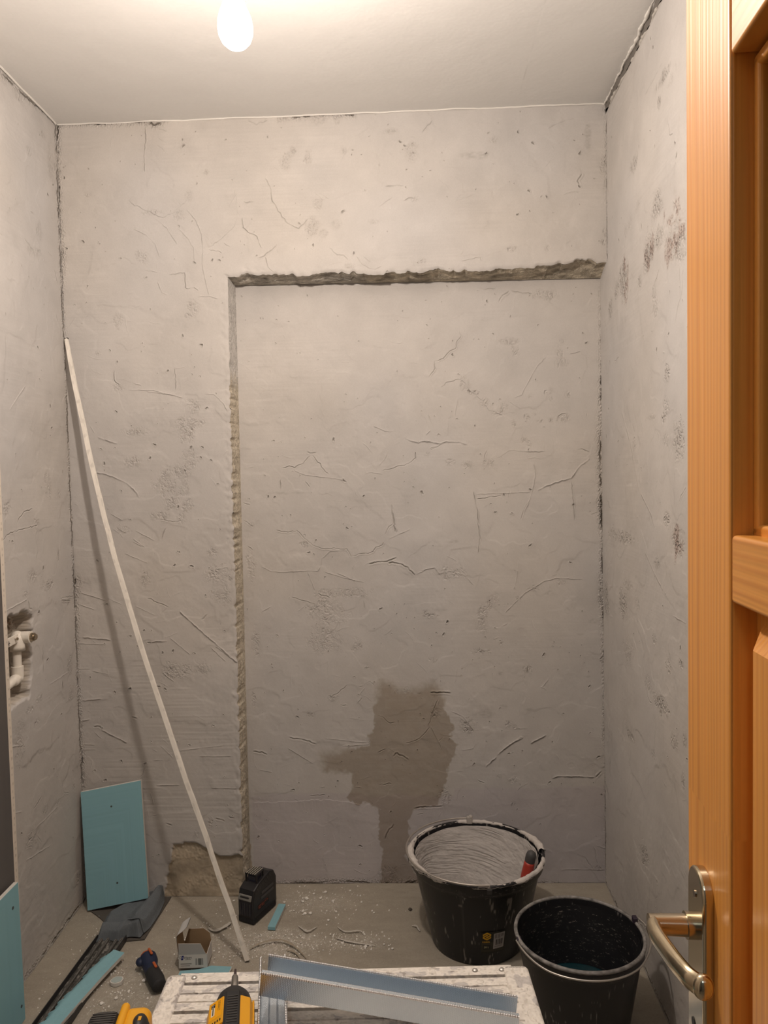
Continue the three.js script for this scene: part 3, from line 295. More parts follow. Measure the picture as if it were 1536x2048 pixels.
// lines of white filler under the ceiling
{
  const white = std([0.74, 0.72, 0.68], 0.8);
  const bead = (name, label, n, at, r) => { const pts = []; for (let i = 0; i <= n; i++) pts.push(at(i / n, i)); const g = tube(pts, r, n * 2, 6); const p = g.attributes.position; for (let i = 0; i < p.count; i++) { p.setY(i, p.getY(i) + 0.0012 * fbm(p.getX(i) * 60 + p.getZ(i) * 60, 3, 3)); } g.computeVertexNormals(); const m = part(numbered(name), g, white, scene); m.userData.kind = 'structure'; tag(m, label, 'trim'); };
  bead('trim_1', 'thin white filler line between back wall and ceiling', 60, (t) => [0.005 + t * 1.775, 2.5985 - 0.0006 * noise(t * 40, 1), 0.002 + 0.003 * noise(t * 30, 2)], 0.0027);
  bead('trim_2', 'thin white filler line between ceiling and pipe-side wall', 40, (t) => [leftWallX(t * 0.9) + 0.004 + 0.002 * noise(t * 30, 3), 2.5985 - 0.0006 * noise(t * 30, 4), 0.01 + t * 1.3], 0.0034);
  { // the filler along the other wall has broken away and left ragged lips and an open joint
    const o = structure('trim_3', 'crumbling open joint between ceiling and door-side wall', 'trim'), dark = std([0.16, 0.145, 0.13], 0.95);
    for (const [name, mat, dx, dy, w, sd] of [['filler_lip', white, -0.004, 2.5985, 0.0040, 1], ['filler_lip', std([0.48, 0.455, 0.42], 0.95), 0.004, 2.574, 0.0055, 5]]) part(name, sheet(420, 8, (u, v) => { const z = 0.0 + u * 1.4, b = v * Math.PI * 2, k = Math.max(0.12, 0.9 + 0.9 * fbm(z * 26, sd, 3)), r = w * k * (1 + 0.4 * noise(z * 130, v * 3 + sd)); return [rightWallX(z) + dx + 0.006 * fbm(z * 22, sd + 2, 3) + r * Math.cos(b), dy + 0.005 * fbm(z * 20, sd + 4, 3) + 0.7 * r * Math.sin(b), z, u, v]; }, [0.3, 2.0, 0.7]), mat, o);
    part('open_joint', sheet(420, 4, (u, v) => { const z = u * 1.4; return [rightWallX(z) + 0.0015 + 0.0025 * noise(z * 60, v * 4) - 0.003 * smooth(0, 0.35, noise(z * 9, 7)) , 2.573 + 0.026 * v, z, u, v]; }, [0.3, 2.0, 0.7]), dark, o);
  }
}

// ---------------------------------------------------------------- pine door, standing open into the room
const pine = (seed, knots = []) => {
  const f = (u, v) => { let x = u * 0.24 + 0.012 * fbm(u * 3 + seed, v * 2.2, 2) + 0.004 * noise(seed, v * 9), k = 0, kx; for (const [a, b, r] of knots) { const d = Math.hypot((u - a) * 0.24, (v - b) * 2.0 * 0.5), q = Math.exp(-((d / r) ** 2)); k = Math.max(k, q); x += 0.010 * Math.exp(-((d / (r * 2.2)) ** 2)) * Math.sign(u - a + 1e-4); } return [x, k]; };
  const map = colourTexture(256, 1024, (u, v) => { const [x, k] = f(u, v), ring = 0.5 + 0.5 * Math.sin(x * 620 + 9 * noise(x * 26, seed) + seed), late = Math.pow(ring, 3), fine = noise(u * 190 + seed, v * 26), m = 1 - 0.15 * late * (0.6 + 0.5 * noise(x * 70, v * 3)) + 0.06 * fine + 0.09 * fbm(u * 3, v * 6 + seed, 2), kk = smooth(0.45, 0.75, k); return [(0.79 - 0.48 * kk) * m, (0.345 - 0.23 * kk - 0.03 * late) * m, (0.066 - 0.03 * kk - 0.012 * late) * m]; });
  const bump = valueTexture(256, 1024, (u, v) => { const [x] = f(u, v); return 0.5 + 0.12 * Math.sin(x * 620 + 9 * noise(x * 26, seed) + seed) + 0.18 * noise(u * 110, v * 9) + 0.2 * noise(u * 14, v * 7); });
  return phys([1, 1, 1], 0.42, { map, bumpMap: bump, bumpScale: 0.0005, specularIntensity: 0.6, clearcoat: 0.35, clearcoatRoughness: 0.25 });
};
// box with its grain running along y (turn = false) or along its length in z (turn = true); uv in metres over a 0.24 x 2 m board
function board(w, h, d, p, r, turn, off = 0) { const g = rbox(w, h, d, r, 2), P = g.attributes.position, N = g.attributes.normal, U = g.attributes.uv; for (let i = 0; i < P.count; i++) { const a = Math.abs(N.getX(i)) > 0.5 ? P.getZ(i) : P.getX(i), b = Math.abs(N.getX(i)) > 0.5 ? P.getY(i) : P.getZ(i); turn ? U.setXY(i, P.getY(i) / 0.24 + off, P.getZ(i) / 2 + off) : U.setXY(i, a / 0.24 + off, (P.getY(i) + 0.9) / 2 + off); } return xf(g, p); }
{
  const d = structure('door_1', 'varnished orange pine panel door standing open', 'door');
  d.position.set(1.417, 0, 1.715); d.rotation.y = -3 * Math.PI / 180;        // x across its thickness (room face at 0), z from the lock edge towards the hinges
  const H = 1.985, L = 0.78, T = 0.042, S = 0.118, Y0 = 0.008;
  const wood = pine(1.3, [[0.45, 0.712, 0.012], [0.12, 0.475, 0.014], [0.86, 0.43, 0.006]]), woodB = pine(7.9, [[0.5, 0.55, 0.01]]), woodC = pine(4.4, [[0.72, 0.9, 0.02], [0.62, 0.655, 0.012]]);
  part('lock_stile', board(T, H, S, [T / 2, Y0 + H / 2, S / 2], 0.004, false, 0.5), wood, d);
  part('hinge_stile', board(T, H, S, [T / 2, Y0 + H / 2, L - S / 2], 0.004, false, 0.2), woodB, d);
  part('top_rail', board(T - 0.001, H - 1.757, L - 2 * S, [T / 2, (1.757 + H) / 2 + Y0 / 2, L / 2], 0.003, true, 0.3), woodB, d);
  part('middle_rail', board(T - 0.001, 0.058, L - 2 * S, [T / 2, 1.336, L / 2], 0.004, true, 0.6), woodC, d);
  part('lower_rail', board(T - 0.001, 0.12, L - 2 * S, [T / 2, 0.80, L / 2], 0.006, true, 0.1), woodC, d);
  part('bottom_rail', board(T - 0.001, 0.20, L - 2 * S, [T / 2, 0.11, L / 2], 0.006, true, 0.8), woodB, d);
  const IN = L - 2 * S;
  for (const z of [S + 0.006, L - S - 0.006]) part('glazing_bead', board(0.016, 0.394, 0.012, [0.026, 1.560, z], 0.004, false, 0.4), woodC, d);
  for (const y of [1.752, 1.368]) part('glazing_bead', board(0.016, 0.012, IN, [0.026, y, L / 2], 0.004, true, 0.2), woodC, d);
  const glass = part('glass_pane', xf(rbox(0.005, 0.40, IN + 0.004, 0.001), [0.0365, 1.56, L / 2]), phys([0.035, 0.026, 0.022], 0.12), d); glass.userData.label = 'dark smoked glass pane';
  const raised = (y0, y1) => { const z0 = S, z1 = L - S, g = new THREE.BufferGeometry(), m = 0.030, xo = 0.022, xi = 0.007, q = [[xo, y0, z0], [xo, y1, z0], [xo, y1, z1], [xo, y0, z1], [xo, y0 + 0.012, z0 + 0.012], [xo, y1 - 0.012, z0 + 0.012], [xo, y1 - 0.012, z1 - 0.012], [xo, y0 + 0.012, z1 - 0.012], [xi, y0 + m, z0 + m], [xi, y1 - m, z0 + m], [xi, y1 - m, z1 - m], [xi, y0 + m, z1 - m], [T - 0.016, y0, z0], [T - 0.016, y1, z0], [T - 0.016, y1, z1], [T - 0.016, y0, z1]]; const P = [], U = []; const quad = (a, b, c, e) => { for (const k of [a, b, c, a, c, e]) { P.push(...q[k]); U.push(q[k][2] / 0.24 + 0.3, q[k][1] / 2); } }; for (let i = 0; i < 4; i++) { const j = (i + 1) % 4; quad(i, j, 4 + j, 4 + i); quad(4 + i, 4 + j, 8 + j, 8 + i); } quad(8, 9, 10, 11); quad(12, 15, 14, 13); g.setAttribute('position', new THREE.Float32BufferAttribute(P, 3)); g.setAttribute('uv', new THREE.Float32BufferAttribute(U, 2)); g.computeVertexNormals(); return g; };
  part('raised_panel', raised(0.862, 1.303), woodC, d); part('raised_panel', raised(0.212, 0.738), woodB, d);
  // lock plate and lever
  const brass = phys([0.56, 0.48, 0.34], 0.17, { metalness: 1 }), dark = phys([0.30, 0.26, 0.22], 0.25, { metalness: 1 });
  const bronze = phys([0.45, 0.38, 0.28], 0.2, { metalness: 1 });
  const plateShape = new THREE.Shape(); { const w = 0.020, h = 0.115; plateShape.moveTo(-w, -h + w); plateShape.absarc(0, -h + w, w, Math.PI, 2 * Math.PI); plateShape.lineTo(w, h - w); plateShape.absarc(0, h - w, w, 0, Math.PI); plateShape.closePath(); }
  const plate = new THREE.Group(); plate.name = 'handle_set'; d.add(plate);
  const pg = new THREE.ExtrudeGeometry(plateShape, { depth: 0.006, bevelEnabled: true, bevelSize: 0.003, bevelThickness: 0.003, bevelSegments: 4, curveSegments: 20 });
  part('lock_plate', xf(pg, [-0.001, 0.925, 0.055], [0, -Math.PI / 2, 0]), brass, plate);
  part('screw', xf(cyl(0.0035, 0.0035, 0.003, 16), [-0.0095, 1.018, 0.055], [0, 0, Math.PI / 2]), dark, plate);
  part('key_hole', xf(cyl(0.0045, 0.0045, 0.003, 16), [-0.0092, 0.888, 0.050], [0, 0, Math.PI / 2]), std([0.02, 0.02, 0.02], 0.6), plate);
  part('key_hole', xf(rbox(0.003, 0.010, 0.004, 0.001), [-0.0092, 0.875, 0.056]), std([0.02, 0.02, 0.02], 0.6), plate);
  const neck = merge([xf(cyl(0.0125, 0.0125, 0.012, 28), [-0.012, 0.985, 0.052], [0, 0, Math.PI / 2]), xf(cyl(0.0095, 0.0105, 0.040, 28), [-0.032, 0.985, 0.052], [0, 0, Math.PI / 2])]);
  part('lever_neck', neck, bronze, plate);
  { // lever: swept flattened bar that curls back to the plate at its end
    const c = new THREE.CatmullRomCurve3([V3(-0.040, 0.985, 0.050), V3(-0.0475, 0.985, 0.054), V3(-0.0495, 0.985, 0.068), V3(-0.046, 0.985, 0.095), V3(-0.042, 0.985, 0.116), V3(-0.037, 0.985, 0.132), V3(-0.030, 0.984, 0.139)]);
    const g = new THREE.TubeGeometry(c, 60, 0.0070, 14, false), P = g.attributes.position; for (let i = 0; i < P.count; i++) P.setY(i, 0.985 + (P.getY(i) - 0.985) * 1.35); g.computeVertexNormals();
    part('lever', merge([g, xf(new THREE.SphereGeometry(0.0082, 20, 14), [-0.030, 0.984, 0.139], [0, 0, 0], [1.1, 1.35, 1]), xf(new THREE.SphereGeometry(0.0071, 20, 14), [-0.040, 0.985, 0.050], [0, 0, 0], [1, 1.35, 1])]), brass, plate);
  }
}

// ---------------------------------------------------------------- bare bulb hanging from the ceiling
{
  const o = thing('pendant_bulb', 'glowing white bare bulb hanging from the ceiling on its flex', 'light bulb', [LAMP.x, LAMP.y, LAMP.z]);
  const glow = new THREE.MeshStandardMaterial({ color: 0xffffff, emissive: new THREE.Color().setRGB(1, 0.93, 0.85), emissiveIntensity: 5, roughness: 0.4 });
  part('globe', xf(lathe([[0.0001, -0.046], [0.010, -0.0448], [0.020, -0.0405], [0.029, -0.031], [0.0342, -0.018], [0.0352, -0.004], [0.0335, 0.010], [0.029, 0.024], [0.0235, 0.036], [0.0215, 0.041]], 40), [0, 0, 0], [0, 0, 0.06], [0.91, 0.91, 0.91]), glow, o);
  const white = std([0.85, 0.82, 0.76], 0.5);
  part('bulb_collar', lathe([[0.0215, 0.041], [0.0213, 0.052], [0.0195, 0.062], [0.0165, 0.070], [0.0135, 0.074]].map(([a, b]) => [a * 0.91, b * 0.91]), 36), white, o);
  part('lamp_socket', lathe([[0.0125, 0.066], [0.0205, 0.066], [0.0210, 0.074], [0.0210, 0.108], [0.0180, 0.118], [0.006, 0.124], [0.0001, 0.124]], 36), std([0.82, 0.80, 0.76], 0.45), o);
  part('flex', tube([[0, 0.123, 0], [0.002, 0.18, 0.001], [-0.002, 0.25, 0], [0, ROOM_HEIGHT - LAMP.y - 0.015, 0]], 0.0032, 24, 8), white, o);
  part('ceiling_rose', xf(lathe([[0.0001, 0], [0.028, 0], [0.038, 0.012], [0.042, 0.026], [0.0001, 0.026]], 32), [0, ROOM_HEIGHT - LAMP.y - 0.026, 0]), white, o);
  const light = new THREE.PointLight(LAMP_COLOUR, LAMP_INTENSITY, 0, 2); light.castShadow = true; light.shadow.radius = 1.6; light.shadow.mapSize.set(2048, 2048); light.shadow.bias = -0.0005; light.name = 'bulb_light'; light.position.set(0, -0.006, 0); o.add(light);
}

// ---------------------------------------------------------------- white lath leaning in the corner
{
  const a = V3(0.629, 0.003, 0.338), b = V3(0.014, 1.900, 0.020), n = 70, w = 0.0063, t = 0.0048;
  const dir = b.clone().sub(a).normalize(), side = V3(dir.y, -dir.x, 0).normalize(), out = side.clone().cross(dir).normalize();
  const ring = [[-w, -t], [w, -t], [w, t], [-w, t], [-w, -t]];
  const g = sheet(4, n, (u, v, i, j) => { const s = v, bow = -0.046 * Math.sin(Math.pow(s, 1.3) * Math.PI) + 0.0012 * noise(s * 26, 2) + (s > 0.62 && s < 0.67 ? -0.0015 : 0), [p, q] = ring[i]; const c = a.clone().lerp(b, s).addScaledVector(side, bow + p * (1 - 0.25 * smooth(0.93, 1, s)) + 0.0006 * noise(s * 90, p * 400)).addScaledVector(out, q); return [c.x, c.y, c.z, u, v]; }, [2, 1, 2]).toNonIndexed(); g.computeVertexNormals();
  const cap = (c) => { const q = xf(box(w * 2, t * 2, 0.002), [0, 0, 0]); q.applyMatrix4(new THREE.Matrix4().makeBasis(side, out, dir).setPosition(c)); return q; };
  single('wooden_lath', merge([g, cap(a), cap(b.clone().addScaledVector(side, 0))]), std([0.90, 0.86, 0.80], 0.7, { map: colourTexture(64, 1024, (u, v) => { const m = 0.95 + 0.10 * fbm(u * 4, v * 60, 3) - 0.12 * smooth(0.35, 0.6, noise(u * 6, v * 120)); return [m, m * 0.99, m * 0.97]; }) }), 'long thin white painted lath leaning into the wall corner', 'lath');
}

// ---------------------------------------------------------------- teal plasterboard pieces
const tealTex = colourTexture(256, 256, (u, v) => { const m = 1 + 0.05 * fbm(u * 5, v * 5, 3) + 0.03 * noise(u * 90, v * 90) + 0.02 * noise(u * 6, v * 120); return [0.235 * m, 0.445 * m, 0.505 * m]; });
const teal = std([1, 1, 1], 0.85, { map: tealTex }), gypsum = std([0.66, 0.64, 0.60], 0.92, { bumpMap: valueTexture(128, 128, (u, v) => 0.5 + 0.5 * fbm(u * 20, v * 20, 3)), bumpScale: 0.001 });
const holeMat = std([0.06, 0.07, 0.07], 0.9);
function boardPiece(name, label, corners, thick, holes, order = 0) {       // corners: bottom near, bottom far, top far, top near of the coloured face
  const [A, B, C2, D] = corners.map((c) => V3(...c)), U = B.clone().sub(A), W = D.clone().sub(A), N = U.clone().cross(W).normalize().multiplyScalar(thick);
  const o = thing(name, label, 'plasterboard');
  const hex = (k, a, b, c, d) => { const P = []; const f = (...q) => { for (const i of [0, 1, 2, 0, 2, 3]) P.push(q[i].x, q[i].y, q[i].z); }; const e = [a, b, c, d].map((v) => v.clone().sub(k)); f(a, b, c, d); f(e[3], e[2], e[1], e[0]); f(a, e[0], e[1], b); f(b, e[1], e[2], c); f(c, e[2], e[3], d); f(d, e[3], e[0], a); const g = new THREE.BufferGeometry(); g.setAttribute('position', new THREE.Float32BufferAttribute(P, 3)); g.setAttribute('uv', new THREE.Float32BufferAttribute(new Array(P.length / 3 * 2).fill(0).map((_, i) => (i % 12 < 2 || (i % 12) === 6 || i % 12 === 7) ? 0.1 : 0.8), 2)); g.computeVertexNormals(); return g; };
  const skin = N.clone().multiplyScalar(0.05);
  part('core', hex(N.clone().multiplyScalar(0.9), ...[A, B, C2, D].map((v) => v.clone().sub(skin))), gypsum, o);
  const face = part('paper_face', hex(skin, A, B, C2, D), teal, o);
  for (const [u, v, r] of holes) { const c = A.clone().addScaledVector(U, u).addScaledVector(W, v), g = cyl(r, r, 0.0014, 14); g.applyMatrix4(new THREE.Matrix4().makeRotationFromQuaternion(new THREE.Quaternion().setFromUnitVectors(V3(0, 1, 0), N.clone().normalize())).setPosition(c)); part('screw_hole', g, holeMat, face); }
  return o;
}
boardPiece('plasterboard_offcut', 'teal plasterboard offcut with two screw holes leaning in the corner', [[0.040, 0.006, 0.088], [0.238, 0.037, 0.068], [0.210, 0.4185, 0.024], [0.012, 0.3875, 0.044]], 0.015, [[0.49, 0.83, 0.0032], [0.51, 0.18, 0.0032]]);
boardPiece('plasterboard_sheet', 'low teal plasterboard sheet standing along the wall under the pipes', [[0.086, 0.001, 1.55], [0.086, 0.001, 0.578], [0.078, 0.369, 0.570], [0.078, 0.369, 1.55]], 0.0125, [[0.975, 0.86, 0.0042], [0.985, 0.12, 0.004]]);
{ // tall dark sheet behind it with a white printed edge band
  const o = thing('wall_panel_sheet', 'tall dark grey building board with a white printed edge standing against the wall', 'building board', [0, 0, 0]);
  part('board', xf(rbox(0.0125, 2.05, 0.95, 0.001), [0.048, 1.027, 1.018]), std([0.13, 0.12, 0.115], 0.6, { map: colourTexture(128, 256, (u, v) => { const m = 0.9 + 0.2 * fbm(u * 30, v * 3, 3); return [m, m, m]; }) }), o);
  const t = canvasTexture(64, 1024, (c, w, h) => { c.fillStyle = '#d9cfc2'; c.fillRect(0, 0, w, h); c.fillStyle = '#c3b9ad'; const r = seeded(9); for (let y = 8; y < h; y += 7 + r() * 7) { c.fillRect(20 + r() * 10, y, 10 + r() * 18, 2 + r() * 2); } });
  const m = part('edge_band', xf(rbox(0.0132, 2.05, 0.018, 0.001), [0.048, 1.027, 0.534]), std([1, 1, 1], 0.75, { map: t }), o); m.userData.label = 'white edge strip with small printed marks';
}
{ // torn strip lying on the channel
  const o = thing('plasterboard_strip', 'long teal plasterboard strip with a torn paper edge lying on the dark channel', 'plasterboard');
  const R = [[0.262, 0.338], [0.240, 0.440], [0.218, 0.560], [0.196, 0.70]], Lf = [[0.228, 0.334], [0.204, 0.430], [0.182, 0.550], [0.160, 0.70]];
  const at = (a, t) => { const k = clamp(t) * 3, i = Math.min(2, Math.floor(k)), f = k - i; return [a[i][0] + (a[i + 1][0] - a[i][0]) * f, a[i][1] + (a[i + 1][1] - a[i][1]) * f]; };
  part('core', (() => { const g = sheet(4, 40, (u, v, i) => { const l = at(Lf, v), r = at(R, v), k = [l, r, r, l, l][i], y = [0.033, 0.026, 0.016, 0.022, 0.033][i]; return [k[0], y, k[1] + (i === 1 || i === 2 ? 0.001 : 0), i / 4, v]; }, [0.5, 2, 0.5]).toNonIndexed(); g.computeVertexNormals(); return g; })(), gypsum, o);
  const paper = part('paper_face', sheet(6, 120, (u, v) => { const l = at(Lf, v), r = at(R, v); return [l[0] + (r[0] - l[0]) * u, 0.0335 - 0.007 * u + 0.0004 * Math.sin(u * 9), l[1] + (r[1] - l[1]) * u + 0.001, u, v * 4]; }, [0.5, 2, 0.5]), teal, o);
  part('torn_edge', sheet(6, 160, (u, v) => { const l = at(Lf, v), torn = 0.018 + 0.010 * fbm(v * 26, 3, 3) + 0.004 * noise(v * 90, 5), e = torn * smooth(0, 0.12, v + 0.01); return [l[0] - e * u, 0.0335 - 0.012 * u * u - 0.002 * u, l[1] - e * u * 0.25 + 0.001, u, v * 4]; }, [0.2, 2, 0.5]), teal, paper);
}
{ const pts = []; for (let i = 0; i < 22; i++) { const a = i / 22 * Math.PI * 2, r = 0.0175 * (1 + 0.06 * noise(i * 0.9, 2)); pts.push([r * Math.cos(a), r * Math.sin(a) * 0.86]); } const o = thing('plasterboard_plug', 'round teal cut-out disc of plasterboard lying alone on the floor', 'plasterboard', [0.277, 0.0, 0.437]); part('core', xf(extrude(pts, 0.009, 0.0008), [0, 0.0012, 0], [-Math.PI / 2, 0, 0.4]), gypsum, o); part('paper_face', xf(extrude(pts.map((p) => [p[0] * 0.86, p[1] * 0.86]), 0.0008), [0, 0.0110, 0], [-Math.PI / 2, 0, 0.4]), std([0.40, 0.47, 0.46], 0.9), o); }
{ const o = thing('plasterboard_offcut', 'small teal plasterboard stick lying on the floor beside the laser level', 'plasterboard', [0.679, 0, 0.122]); o.rotation.y = -0.095; part('core', xf(rbox(0.024, 0.0105, 0.128, 0.001), [0, 0.0062, 0]), gypsum, o); part('paper_face', xf(rbox(0.0244, 0.0012, 0.128, 0.0005), [0, 0.0119, 0]), teal, o); part('paper_end', xf(rbox(0.0244, 0.0100, 0.0014, 0.0005), [0, 0.0067, 0.0642]), teal, o); }
{ const o = thing('plasterboard_scrap', 'flat teal plasterboard scrap lying beside the open white box', 'plasterboard', [0.50, 0, 0.405]); part('core', xf(extrude([[-0.055, -0.03], [0.085, -0.045], [0.092, 0.032], [0.03, 0.036], [0.0, 0.020], [-0.055, 0.012]], 0.006, 0.0005), [0, 0.001, 0], [-Math.PI / 2, 0, 0]), gypsum, o); part('paper_face', xf(extrude([[-0.054, -0.029], [0.084, -0.044], [0.091, 0.031], [0.03, 0.035], [0.0, 0.019], [-0.054, 0.011]], 0.0008), [0, 0.0078, 0], [-Math.PI / 2, 0, 0]), teal, o); }

// ---------------------------------------------------------------- channel, dark patch and cloth in the corner
{
  const o = thing('floor_channel', 'dark dusty steel channel lying on the floor from the cloth forwards', 'channel', [0.184, 0, 0.24]); o.rotation.y = -0.03;
  const dusty = std([1, 1, 1], 0.7, { map: colourTexture(256, 512, (u, v) => { const d = smooth(-0.1, 0.5, fbm(u * 10, v * 60, 3) + 0.25 * noise(u * 40, v * 160)), m = 0.05 + 0.20 * d; return [m, m * 0.95, m * 0.86]; }) });
  const L = 0.75;
  part('web', xf(rbox(0.094, 0.003, L, 0.001), [0, 0.0030, L / 2]), dusty, o);
  for (const s of [-1, 1]) part('flange', xf(rbox(0.003, 0.018, L, 0.001), [s * 0.0455, 0.0105, L / 2]), std([0.03, 0.03, 0.03], 0.5), o);
  for (const x of [-0.030, -0.010, 0.018, 0.034]) part('rib', xf(rbox(0.009, 0.010, L, 0.003), [x, 0.008, L / 2]), dusty, o);
}
single('dark_patch', xf(extrude([[0.05, -0.085], [0.10, -0.125], [0.218, -0.246], [0.284, -0.236], [0.292, 0.0], [0.07, -0.01]], 0.0015, 0.0004), [0, 0.0012, 0], [-Math.PI / 2, 0, 0]), std([0.085, 0.075, 0.065], 0.85), 'flat dark patch on the floor under the grey cloth', 'sheet');  // thin dark slab flat on the floor, reaching out from under the cloth
{
  const cl = colourTexture(256, 256, (u, v) => { const m = 1 + 0.12 * fbm(u * 6, v * 6, 3) + 0.06 * noise(u * 120, v * 120); return [0.125 * m, 0.142 * m, 0.156 * m]; });
  // u runs across from the wall side to the room side, v from the back wall forwards
  const left = [[0.225, -0.004], [0.165, 0.050], [0.118, 0.120], [0.126, 0.180], [0.138, 0.250]], right = [[0.268, -0.004], [0.282, 0.040], [0.288, 0.110], [0.284, 0.180], [0.270, 0.240]];
  const L2 = (a, t) => { const k = t * 4, i = Math.min(3, Math.floor(k)), f = k - i; return [a[i][0] + (a[i + 1][0] - a[i][0]) * f, a[i][1] + (a[i + 1][1] - a[i][1]) * f]; };
  const h = (u, v) => { const ridge = 0.026 * Math.exp(-(((u - 0.78) / 0.20) ** 2)) * (1 - 0.45 * v) * smooth(-0.05, 0.20, v) + 0.012 * (1 - smooth(0.0, 0.35, v)) * smooth(0.25, 0.7, u), fold = 0.020 * Math.exp(-(((v - 0.88 - 0.02 * u) / 0.07) ** 2)) - 0.008 * Math.exp(-(((v - 0.73 + 0.02 * u) / 0.03) ** 2)) * smooth(0.75, 0.45, u); return 0.020 + ridge + fold + 0.004 * fbm(u * 5, v * 5, 3) + 0.0035 * Math.sin(u * 17 + v * 5) * smooth(0.4, 0.7, u); };
  const top = sheet(60, 80, (u, v) => { const l = L2(left, v), r = L2(right, v), ed = Math.min(smooth(0, 0.10, u), smooth(1, 0.90, u), smooth(1.0, 0.965, v)); return [l[0] + (r[0] - l[0]) * u, 0.004 + h(u, v) * (0.12 + 0.88 * ed), l[1] + (r[1] - l[1]) * u + 0.012 * (v > 0.9 ? noise(u * 4, 2) : 0), u, v]; }, [0.3, 2, 0.5]);
  single('grey_cloth', top, std([1, 1, 1], 0.95, { map: cl, bumpMap: valueTexture(256, 256, (u, v) => 0.5 + 0.3 * noise(u * 110, v * 110) + 0.2 * fbm(u * 14, v * 14, 2)), bumpScale: 0.0012 }), 'folded dark grey cloth on the floor under the leaning teal board', 'cloth');
}

// ---------------------------------------------------------------- water pipes in the chopped hole
{
  const o = thing('pipe_outlet', 'white plastic water pipe with wall outlet in the chopped-out hole', 'pipe');
  const plastic = std([0.80, 0.755, 0.68], 0.42), metal = phys([0.42, 0.36, 0.28], 0.35, { metalness: 1 });
  part('outlet_elbow', merge([xf(cyl(0.0165, 0.0175, 0.046, 28), [0.001, 0.978, 0.346], [0, 0, Math.PI / 2]), xf(lathe([[0.0001, 0.022], [0.015, 0.02], [0.019, 0.010], [0.0205, -0.012], [0.0205, -0.026], [0.0001, -0.026]], 28), [-0.012, 0.966, 0.356]), xf(new THREE.SphereGeometry(0.018, 20, 14), [-0.014, 0.980, 0.352])]), plastic, o);
  part('threaded_plug', merge([xf(cyl(0.0125, 0.0125, 0.012, 24), [0.027, 0.978, 0.345], [0, 0, Math.PI / 2]), xf(cyl(0.0085, 0.0085, 0.010, 24), [0.034, 0.978, 0.345], [0, 0, Math.PI / 2])]), metal, o);
  part('mounting_plate', merge([bar([-0.006, 0.980, 0.360], [0.004, 0.975, 0.520], 0.004, 0.026, 0.002), xf(cyl(0.005, 0.005, 0.004, 16), [0.000, 0.984, 0.384], [0, 0, Math.PI / 2])]), plastic, o);
  const sc = part('screw', xf(cyl(0.0042, 0.0042, 0.004, 16), [0.0035, 0.981, 0.384], [0, 0, Math.PI / 2]), metal, o); sc.userData.label = 'dark metal screw';
  part('size_mark', xf(merge([box(0.001, 0.0024, 0.014), xf(box(0.001, 0.014, 0.002), [0, 0, -0.002]), xf(box(0.001, 0.010, 0.002), [0, -0.001, 0.005])]), [0.0042, 0.977, 0.432]), std([0.15, 0.13, 0.12], 0.8), o);
  part('riser_pipe', xf(cyl(0.0122, 0.0122, 0.085, 24), [-0.014, 0.905, 0.358]), plastic, o);
  part('bend', merge([xf(cyl(0.0168, 0.0165, 0.030, 24), [-0.014, 0.880, 0.358]), xf(new THREE.SphereGeometry(0.0168, 20, 14), [-0.014, 0.862, 0.360]), bar([-0.014, 0.862, 0.360], [-0.010, 0.857, 0.398], 0.032, 0.032, 0.0158)]), plastic, o);
  part('branch_pipe', tube([[-0.012, 0.860, 0.385], [-0.008, 0.853, 0.44], [-0.004, 0.846, 0.50], [-0.002, 0.842, 0.56]], 0.0122, 24, 16), plastic, o);
}

